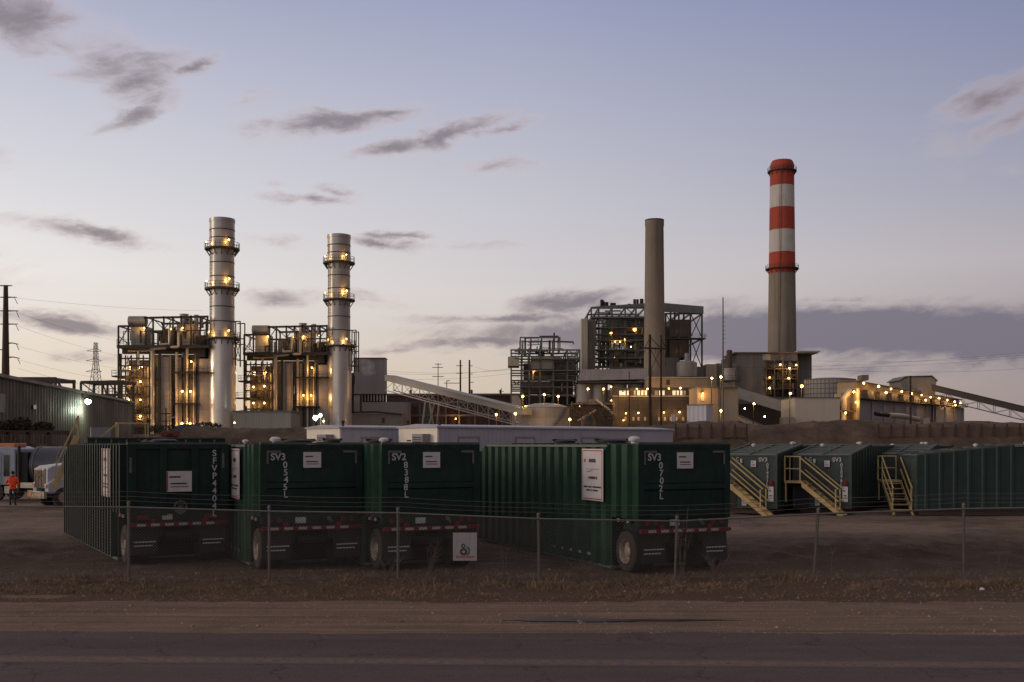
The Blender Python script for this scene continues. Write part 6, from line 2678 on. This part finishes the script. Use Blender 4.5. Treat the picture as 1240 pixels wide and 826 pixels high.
def bunker():
    """Grey concrete block below the banded chimney with its coal chutes."""
    Y = 335
    t = thing('coal_bunker', 'big grey concrete bunker at the foot of the banded chimney, overhanging slab on its roof', 'building', at(930, 515, Y))
    bt(t, 'wall', 'concrete_grey', 893, 966, 428, None, Y, 26)
    bt(t, 'side_block', 'concrete_grey', 966.2, 983, 427, None, Y + 6, 20)
    bt(t, 'lower_block', 'concrete_grey', 868, 892.8, 440, None, Y - 4, 14)
    bt(t, 'lower_block', 'wall_tan', 855, 867.8, 441, None, Y - 6, 14)
    bt(t, 'roof_slab', 'casing', 889, 991, 426.3, 427.8, Y - .8, 18)
    bt(t, 'roof_slab', 'casing_tan', 966, 993, 424.6, 426.2, Y - .5, 6)
    for px in (925.5, 935):
        bt(t, 'panel', 'casing_tan' if px < 930 else 'casing', px - 2, px + 7.5, 429, 436, Y - .2, .18)
    dk = bt(t, 'opening_shade', 'black', 929, 965, 437, 480, Y - .4, .38)  # solid black slab on the wall, painted as the dark inside
    for py in (446, 458, 470):
        platform(t, 927, 967, py, Y - 2.6, 2.1)
    for px in (928, 938, 948, 957, 966):
        bt(t, 'column', 'steel_dark', px - .7, px + .7, 436, None, Y - 2.8, .4)
    clutter(t, 'pipe', 'steel_dark', 929, 964, 438, 478, Y - 2, 1.5, 14, 41, (.15, .5), .7)
    for (px, py, pw) in ((945, 441.5, 500), (956, 446, 450), (964, 442, 260), (932, 457, 300), (955, 458, 260), (932, 470, 160)):
        floodlight(t, at(px, py, Y - 3.2), pw, 'sodium', .32)
    # chutes
    lattice_conveyor('enclosed grey coal chute sloping down across the dark bunker front', (890, 468), 318, (962, 490), 312, 3.2, 'conv', 1.0, truss=False)
    lattice_conveyor('lower narrow coal chute ending at the bank below the bunker', (872, 494), 300, (930, 518), 300, 1.4, 'conv', 1.0, truss=False)
    t2 = thing('bunker_annex', 'dark low annex wall under the coal chutes', 'building', at(925, 515, 322))
    bt(t2, 'wall', 'wall_brick', 893, 966, 489, None, 323, 8)
    for (px, py) in ((957, 495), (902, 495), (926, 504.5)):
        floodlight(t2, at(px, py, 298 if px != 957 else 306), 0, 'white', .22)
    pole_lamp('lamp post below the sloping coal chute', 913, 489, 296, 1100)
    pole_lamp('brightest lamp post at the right edge of the bunker front', 971, 467.5, 290, 1500, r=.45)
    pole_lamp('dark lamp post before the cream box building', 957, 476.5, 260, 900)
    pole_lamp('lamp post at the foot of the tall thin mast behind the white shed', 873, 497.5, 240, 900)
    # round tank with wind girders
    Yt = 318
    k = Yt / F
    c = at(1014, 470, Yt)
    t = thing('storage_tank', 'wide grey round tank with ribbed sides behind the cream box building', 'storage tank', (c.x, Yt, G0))
    r = 31 * k
    Z = lambda py: EYE + (HOR - py) * k
    MB().lathe((c.x, Yt + r, 0), [(r, G0), (r, Z(458)), (r * .6, Z(456.2)), (.3, Z(455.6))], 48).build('shell', 'silo', t, local=False, smooth=True)
    rb = MB()
    for j in range(40):
        a = 2 * pi * j / 40
        rb.box(c.x + r * cos(a) - .07, c.x + r * cos(a) + .07, Yt + r + r * sin(a) - .07, Yt + r + r * sin(a) + .07, G0, Z(458.3))
    rb.build('rib', 'galv', t, local=False)
    band_rings(t, (c.x, Yt + r), [(r, Z(p)) for p in (458.5, 464, 470, 476)], th=.22, d=.12, m='galv')
    # cream box building
    t = thing('box_building', 'plain cream metal box building with a lamp lit open bay on its right', 'building', at(990, 515, 275))
    bt(t, 'wall', 'wall_cream', 962.5, 1017, 482, None, 275, 14)
    bt(t, 'roof', 'roof_dark', 962, 1018, 481, 481.8, 274.7, 14.6)
    bt(t, 'bay_back', 'wall_tan', 1018.5, 1040, 476, None, 282, 6)
    bt(t, 'bay_post', 'wall_tan', 1038, 1041, 470, None, 276, 5.8)
    platform(t, 1017.5, 1040, 497, 277, 4.5)
    tb(t, 'duct', 'casing_tan', [(1022, 517, 279), (1022, 482, 279), (1030, 472, 279)], .8, 12)
    bt(t, 'annex', 'wall_beige', 951, 962, 505, None, 273, 6)
    for (px, py, pw) in ((1034, 474.5, 1300), (1036.5, 487, 800), (1024, 500, 900)):
        floodlight(t, at(px, py, 276), pw, 'sodium', .32)


bunker()


def baghouse():
    """Long filter house going away to the right with a row of lamps under its roof."""
    Ya, Yb = 285, 345
    t = thing('filter_house', 'long pale blue grey filter house going away to the right under a row of lamps', 'building', at(1041, 515, Ya))
    def P(f, py_a, py_b):
        """point on the front wall: f from near to far end; heights given at both ends"""
        a, b = at(1041, py_a, Ya), at(1166, py_b, Yb)
        return a.lerp(b, f)
    d = (P(1, 513, 513) - P(0, 513, 513))
    d.z = 0
    d.normalize()
    n = Vector((d.y, -d.x, 0))
    if n.y > 0:
        n = -n
    def quadbox(name, m, f0, f1, ta, tb_, ba, bb, out, depth, par=t):
        a, b = P(f0, 0, 0), P(f1, 0, 0)
        za, zb_ = P(f0, ta, tb_).z, P(f1, ta, tb_).z
        ya, yb = (P(f0, ba, bb).z, P(f1, ba, bb).z) if ba is not None else (G0, G0)
        A = Vector((a.x, a.y, 0)) + n * out
        B = Vector((b.x, b.y, 0)) + n * out
        q = -n * depth
        mb = MB()
        pts = [A + Vector((0, 0, ya)), B + Vector((0, 0, yb)), B + Vector((0, 0, zb_)), A + Vector((0, 0, za))]
        mb.add(pts + [p + q for p in pts], [(0, 1, 2, 3), (7, 6, 5, 4), (3, 2, 6, 7), (1, 0, 4, 5), (0, 3, 7, 4), (2, 1, 5, 6)])
        return mb.build(name, m, par, local=False)
    quadbox('wall', 'wall_lilac', 0, 1, 484, 494, None, None, 0, 6)
    quadbox('upper_wall', 'wall_tan', .0, 1, 462, 484.5, 483.6, 493.6, -1.2, 5)
    quadbox('roof', 'roof_dark', -.01, 1.01, 460.6, 483.5, 461.7, 484.2, -.4, 6.6)
    wk = quadbox('walkway', 'steel_dark', 0, 1, 482.4, 492.8, 483.4, 493.5, 1.6, 2.6)
    r = MB()
    a, b = P(0, 482.4, 492.8) + n * 1.5, P(1, 482.4, 492.8) + n * 1.5
    railing(r, [a, b], 1.1, 2.2, .08)
    r.build('railing', 'steel_dark', wk, local=False)
    for i in range(11):
        f = i / 10
        quadbox('pilaster', 'wall_tan' if i % 3 == 0 else 'wall_lilac', f - .006, f + .006, 484.5, 494, None, None, .25, .24)
    for i in range(9):
        f = .06 + i / 9.6
        quadbox('hopper', 'casing', f, f + .05, 471, 487, 481, 492, .2, 1.3)
    lm = ((1046, 464), (1064, 468), (1073, 475.5), (1079, 471), (1092, 474), (1104, 476.5), (1116, 478.5), (1127, 481), (1121, 484.5), (1137, 482.5), (1147, 484.5), (1156, 486.5), (1163, 488), (1157, 490.5))
    for (px, py) in lm:
        # depth of the wall at that column
        lo, hi = 0.0, 1.0
        for _ in range(30):
            mi = (lo + hi) / 2
            q = P(mi, 0, 0) + n * 1.9
            if 620 + F * q.x / q.y < px:
                lo = mi
            else:
                hi = mi
        q = P(lo, 0, 0) + n * 1.9
        floodlight(t, at(px, py, q.y), 420, 'sodium', .34)
    tb(t, 'duct', 'casing_tan', [(1077, 503, 284), (1094, 504, 292), (1112, 508, 300)], .7, 12)
    tb(t, 'duct', 'black', [(1060, 501, 280), (1076, 503, 283)], .55, 12)
    for (a, b) in ((1118, 1126), (1136, 1142)):
        bt(t, 'duct_box', 'casing_tan', a, b, 506, 514, 300, 2)
    bt(t, 'roof_unit', 'casing', 1044, 1052, 454, 460.4, Ya + 6, 4)
    # transfer house
    t = thing('transfer_house', 'beige transfer house with sloping roof corners at the head of the lattice conveyor', 'building', at(1112, 480, 318))
    Y = 320
    mb = MB()
    mb.prism([at(1092, 482, Y), at(1132, 482, Y), at(1134, 462, Y), at(1128, 456.5, Y), at(1098, 457, Y), at(1091, 461, Y)], (0, 10, 0))
    mb.build('housing', 'wall_beige', t, local=False)
    mb = MB()
    mb.prism([at(1089.5, 461.5, Y - .4), at(1097, 456.4, Y - .4), at(1128.6, 455.6, Y - .4), at(1135, 462, Y - .4), at(1136, 461, Y - .4), at(1129, 454.6, Y - .4), at(1097, 455.4, Y - .4), at(1089, 460.5, Y - .4)], (0, 10.8, 0))
    mb.build('roof', 'roof_dark', t, local=False)
    for px in (1095, 1112, 1129):
        bt(t, 'leg', 'steel_dark', px - 1, px + 1, 482, None, Y + 4, 1)


baghouse()


# ------------------------------------------------------------------ poles, masts, wires
def wire(a, b, sag, r=.035, m='black', n=14):
    pts = []
    for i in range(n + 1):
        f = i / n
        p = Vector(a).lerp(Vector(b), f)
        p.z -= sag * 4 * f * (1 - f)
        pts.append(p)
    return MB().tube(pts, r, 4)


def poles():
    # monopole with davit arms at the left
    Y = 210
    k = Y / F
    b, tp = at(6.5, 520, Y), at(7, 346, Y)
    t = thing('power_pole', 'tall tapering dark steel power pole with side arms behind the warehouse', 'power pole', (b.x, Y, 0))
    MB().tube([(b.x, Y, 0), (tp.x, Y, tp.z)], 1.05, 14, r2=.42).build('shaft', 'rust', t, local=False, smooth=True)
    for (py, l, r, up) in ((346, 9, 8, 0), (360, 8, 13.5, 0), (376.5, 8, 15.5, 0), (392.5, 8, 15, 0), (416, 0, 15.5, 1), (423.5, 9, 0, 0), (433, 0, 17, 1)):
        p = at(7, py, Y)
        mb = MB()
        if r:
            mb.tube([p, p + Vector((r * k * .5, 0, .1 * up)), p + Vector((r * k, 0, -.15 * up))], .16, 6, r2=.08)
        if l:
            mb.tube([p, p + Vector((-l * k, 0, 0))], .16, 6, r2=.08)
        mb.build('arm', 'rust', t, local=False, smooth=True)
        if r and py > 350:
            q = p + Vector((r * k, 0, 0))
            MB().tube([q + Vector((-.5, 0, 0)), q + Vector((.1, 0, -1.3))], .06, 6).build('insulator', 'insul', t, local=False)
    # power lines
    lines = []
    def line(label, pa, Ya, pb, Yb, sag, r=.035):
        a, b2 = at(*pa, Ya), at(*pb, Yb)
        o = wire(a, b2, sag, r * .6).build('power_line', 'black', loc=tuple(a))
        tag(o, label, 'power line', 'power lines against the sky')
    L1 = 'thin power line running from the arms of the tall dark pole toward the boiler units'
    for (pa, pb, r) in (((20, 361), (245, 376), .03), ((22, 379), (150, 414), .03), ((22, 395), (150, 432), .03), ((22, 419), (150, 447), .03), ((24, 436), (150, 462), .03), ((22, 446), (150, 474), .03)):
        line(L1, pa, 210, pb, 330, .6, r)
    L2 = 'thin power line between the grey hall and the small boiler house'
    for (pa, pb) in (((466, 452), (619, 446)), ((466, 458), (619, 452)), ((575, 444), (619, 447)), ((466, 449), (619, 447))):
        line(L2, pa, 330, pb, 345, 1.0, .04)
    L3 = 'thin power line on the right, passing behind the bunker and the transfer house'
    for (pa, pb) in (((853, 447), (1260, 425)), ((853, 449), (1260, 431)), ((990, 437), (1260, 428)), ((990, 447), (1260, 445))):
        line(L3, pa, 420, pb, 420, 1.5, .05)
    # lattice tower
    Y = 560
    k = Y / F
    t = thing('lattice_tower', 'slender steel lattice pylon standing between the warehouse and the boiler units', 'pylon', at(116, 520, Y))
    c = at(116, 500, Y)
    Z = lambda py: EYE + (HOR - py) * k
    lg = MB()
    w = lambda py: (1.6 + max(0, py - 440) * .085 + (py - 415) * .03) * k
    lev = [415, 421, 427, 434, 441, 448, 456, 465, 475, 486, 500]
    for sx in (-1, 1):
        for sy in (-1, 1):
            for a_, b_ in zip(lev, lev[1:]):
                lg.beam((c.x + sx * w(a_), Y + sy * w(a_), Z(a_)), (c.x + sx * w(b_), Y + sy * w(b_), Z(b_)), .22)
    lg.build('leg', 'steel_dark', t, local=False)
    br = MB()
    for a_, b_ in zip(lev, lev[1:]):
        for sy in (-1, 1):
            br.beam((c.x - w(a_), Y + sy * w(a_), Z(a_)), (c.x + w(b_), Y + sy * w(b_), Z(b_)), .15)
            br.beam((c.x + w(a_), Y + sy * w(a_), Z(a_)), (c.x - w(b_), Y + sy * w(b_), Z(b_)), .15)
        br.beam((c.x - w(a_), Y - w(a_), Z(a_)), (c.x + w(a_), Y - w(a_), Z(a_)), .15)
    br.build('bracing', 'steel_dark', t, local=False)
    for (py, l, r) in ((425, 11, 7), (437, 12, 7), (450, 12, 7)):
        mb = MB()
        mb.beam((c.x - l * k, Y, Z(py)), (c.x, Y, Z(py - 3)), .22)
        mb.beam((c.x - l * k, Y, Z(py)), (c.x, Y, Z(py + 1)), .2)
        mb.beam((c.x + r * k, Y, Z(py)), (c.x, Y, Z(py - 3)), .22)
        mb.beam((c.x + r * k, Y, Z(py)), (c.x, Y, Z(py + 1)), .2)
        mb.build('arm', 'steel_dark', t, local=False)
    # H frame in front of the concrete chimney
    Y = 205
    k = Y / F
    t = thing('h_frame_pole', 'dark two legged wooden power structure in front of the concrete chimney', 'power pole', at(793, 515, Y))
    for (px, py, r) in ((787, 405, .34), (800.5, 406, .22)):
        p = at(px, py, Y)
        MB().tube([(p.x, Y, G0 - .2), p], r, 10, r2=r * .72).build('pole', 'wood_dark', t, local=False, smooth=True)
    cr = MB()
    cr.beam(at(780, 421.5, Y - .4), at(806, 422.5, Y - .4), .2, .32)
    cr.build('crossarm', 'wood_dark', t, local=False)
    b_ = MB()
    for (p, q) in (((787, 408), (800.5, 422)), ((787, 422), (800.5, 447)), ((800.5, 422), (787, 450)), ((787, 409), (781, 421)), ((800.5, 409), (806, 421))):
        b_.beam(at(*p, Y), at(*q, Y), .12)
    b_.build('brace', 'wood_dark', t, local=False)
    for px in (781, 793.5, 805.5):
        MB().tube([at(px, 422.5, Y - .4), at(px, 428, Y - .4)], .09, 6).build('insulator', 'insul', t, local=False)
    # thin mast
    Y = 255
    p = at(875.5, 360, Y)
    t = thing('mast', 'very tall thin grey mast standing behind the white shed', 'mast', (p.x, Y, G0))
    MB().tube([(p.x, Y, G0), (p.x, Y, p.z)], .26, 10, r2=.13).build('shaft', 'galv', t, local=False, smooth=True)
    st = MB()
    for py in range(385, 420, 5):
        q = at(876, py, Y)
        st.beam(q, q + Vector((.55, 0, 0)), .08)
    st.build('step', 'galv', t, local=False)
    # distribution poles
    def pole(label, px, yt, Y, r, arms, m='wood_dark', z0=G0, grp='wooden poles round the plant'):
        q = at(px, yt, Y)
        o = thing('utility_pole', label, 'utility pole', (q.x, Y, z0), group=grp)
        MB().tube([(q.x, Y, z0), (q.x, Y, q.z)], r, 8, r2=r * .7).build('shaft', m, o, local=False, smooth=True)
        for (py, a, b3) in arms:
            MB().beam(at(px - a, py, Y - .2), at(px + b3, py, Y - .2), .14, .18).build('crossarm', m, o, local=False)
    pole('left one of two thick dark poles above the pale conveyor', 557.5, 436, 320, .32, ((443, 5, 3), (452, 5, 3), (464, 20, 0)))
    pole('right one of two thick dark poles above the pale conveyor', 568.5, 436, 320, .34, ((443, 0, 4), (453, 0, 4), (463, 0, 5)))
    pole('thin pole with two crossarms left of the two thick dark poles', 530.5, 440, 330, .16, ((441, 4, 4), (445, 7, 6), (456, 7, 7)))
    pole('short thin post under the pale conveyor gallery', 541, 461, 330, .16, ((461, 0, 4),))
    pole('dark pole in front of the pale filter house', 1102.5, 455, 250, .30, ((456, 1.5, 1.5),))
    pole('short dark pole under the lamps of the filter house', 1132, 489, 255, .22, ())
    pole('dark crossed pole at the foot of the nearer boiler unit', 201, 494, 200, .18, ((501, 6, 6), (510, 6, 6)))
    pole('tall thin post before the powerhouse, left of the two legged structure', 762, 450, 230, .14, ())
    pole('thin grey post before the silos with a small fitting', 749, 470, 230, .12, ((494, 2, 2),), 'galv')
    pole('small dark pole left of the domed tank on the horizon', 607, 470, 420, .2, ((474, 3, 3),))
    # pole mounted white lamps before the farther boiler unit
    pole_lamp('very bright white flood lamp before the farther boiler unit, larger of the pair', 382, 506, 205, 1500, 'white', r=.50, group='white flood lamps')
    pole_lamp('very bright white flood lamp before the farther boiler unit, smaller of the pair', 388, 503, 207, 800, 'white', r=.36, group='white flood lamps')
    pole_lamp('small sodium lamp just right of the two bright white flood lamps', 392, 510, 206, 250, r=.22)
    # little bent lamps on the bank
    for (px, py, lab) in ((284, 512, 'short bent lamp on the bank below the gap between the boiler units'), (298, 519, 'tiny low lamp on the bank right of the short bent lamp')):
        p = at(px, py, 110)
        t = thing('bank_lamp', lab, 'lamp', (p.x - .2, 110, G0), group='small lamps on the bank')
        MB().tube([(p.x - .25, 110, G0 - .2), (p.x - .25, 110, p.z - .35), (p.x, 110, p.z + .05)], .05, 6).build('post', 'galv', t, local=False)
        MB().ball(p, .10, 8).build('bulb', 'bulb_sodium', t, local=False, smooth=True)


poles()
print('lamps', NLAMP[0], 'objects', len(bpy.data.objects))
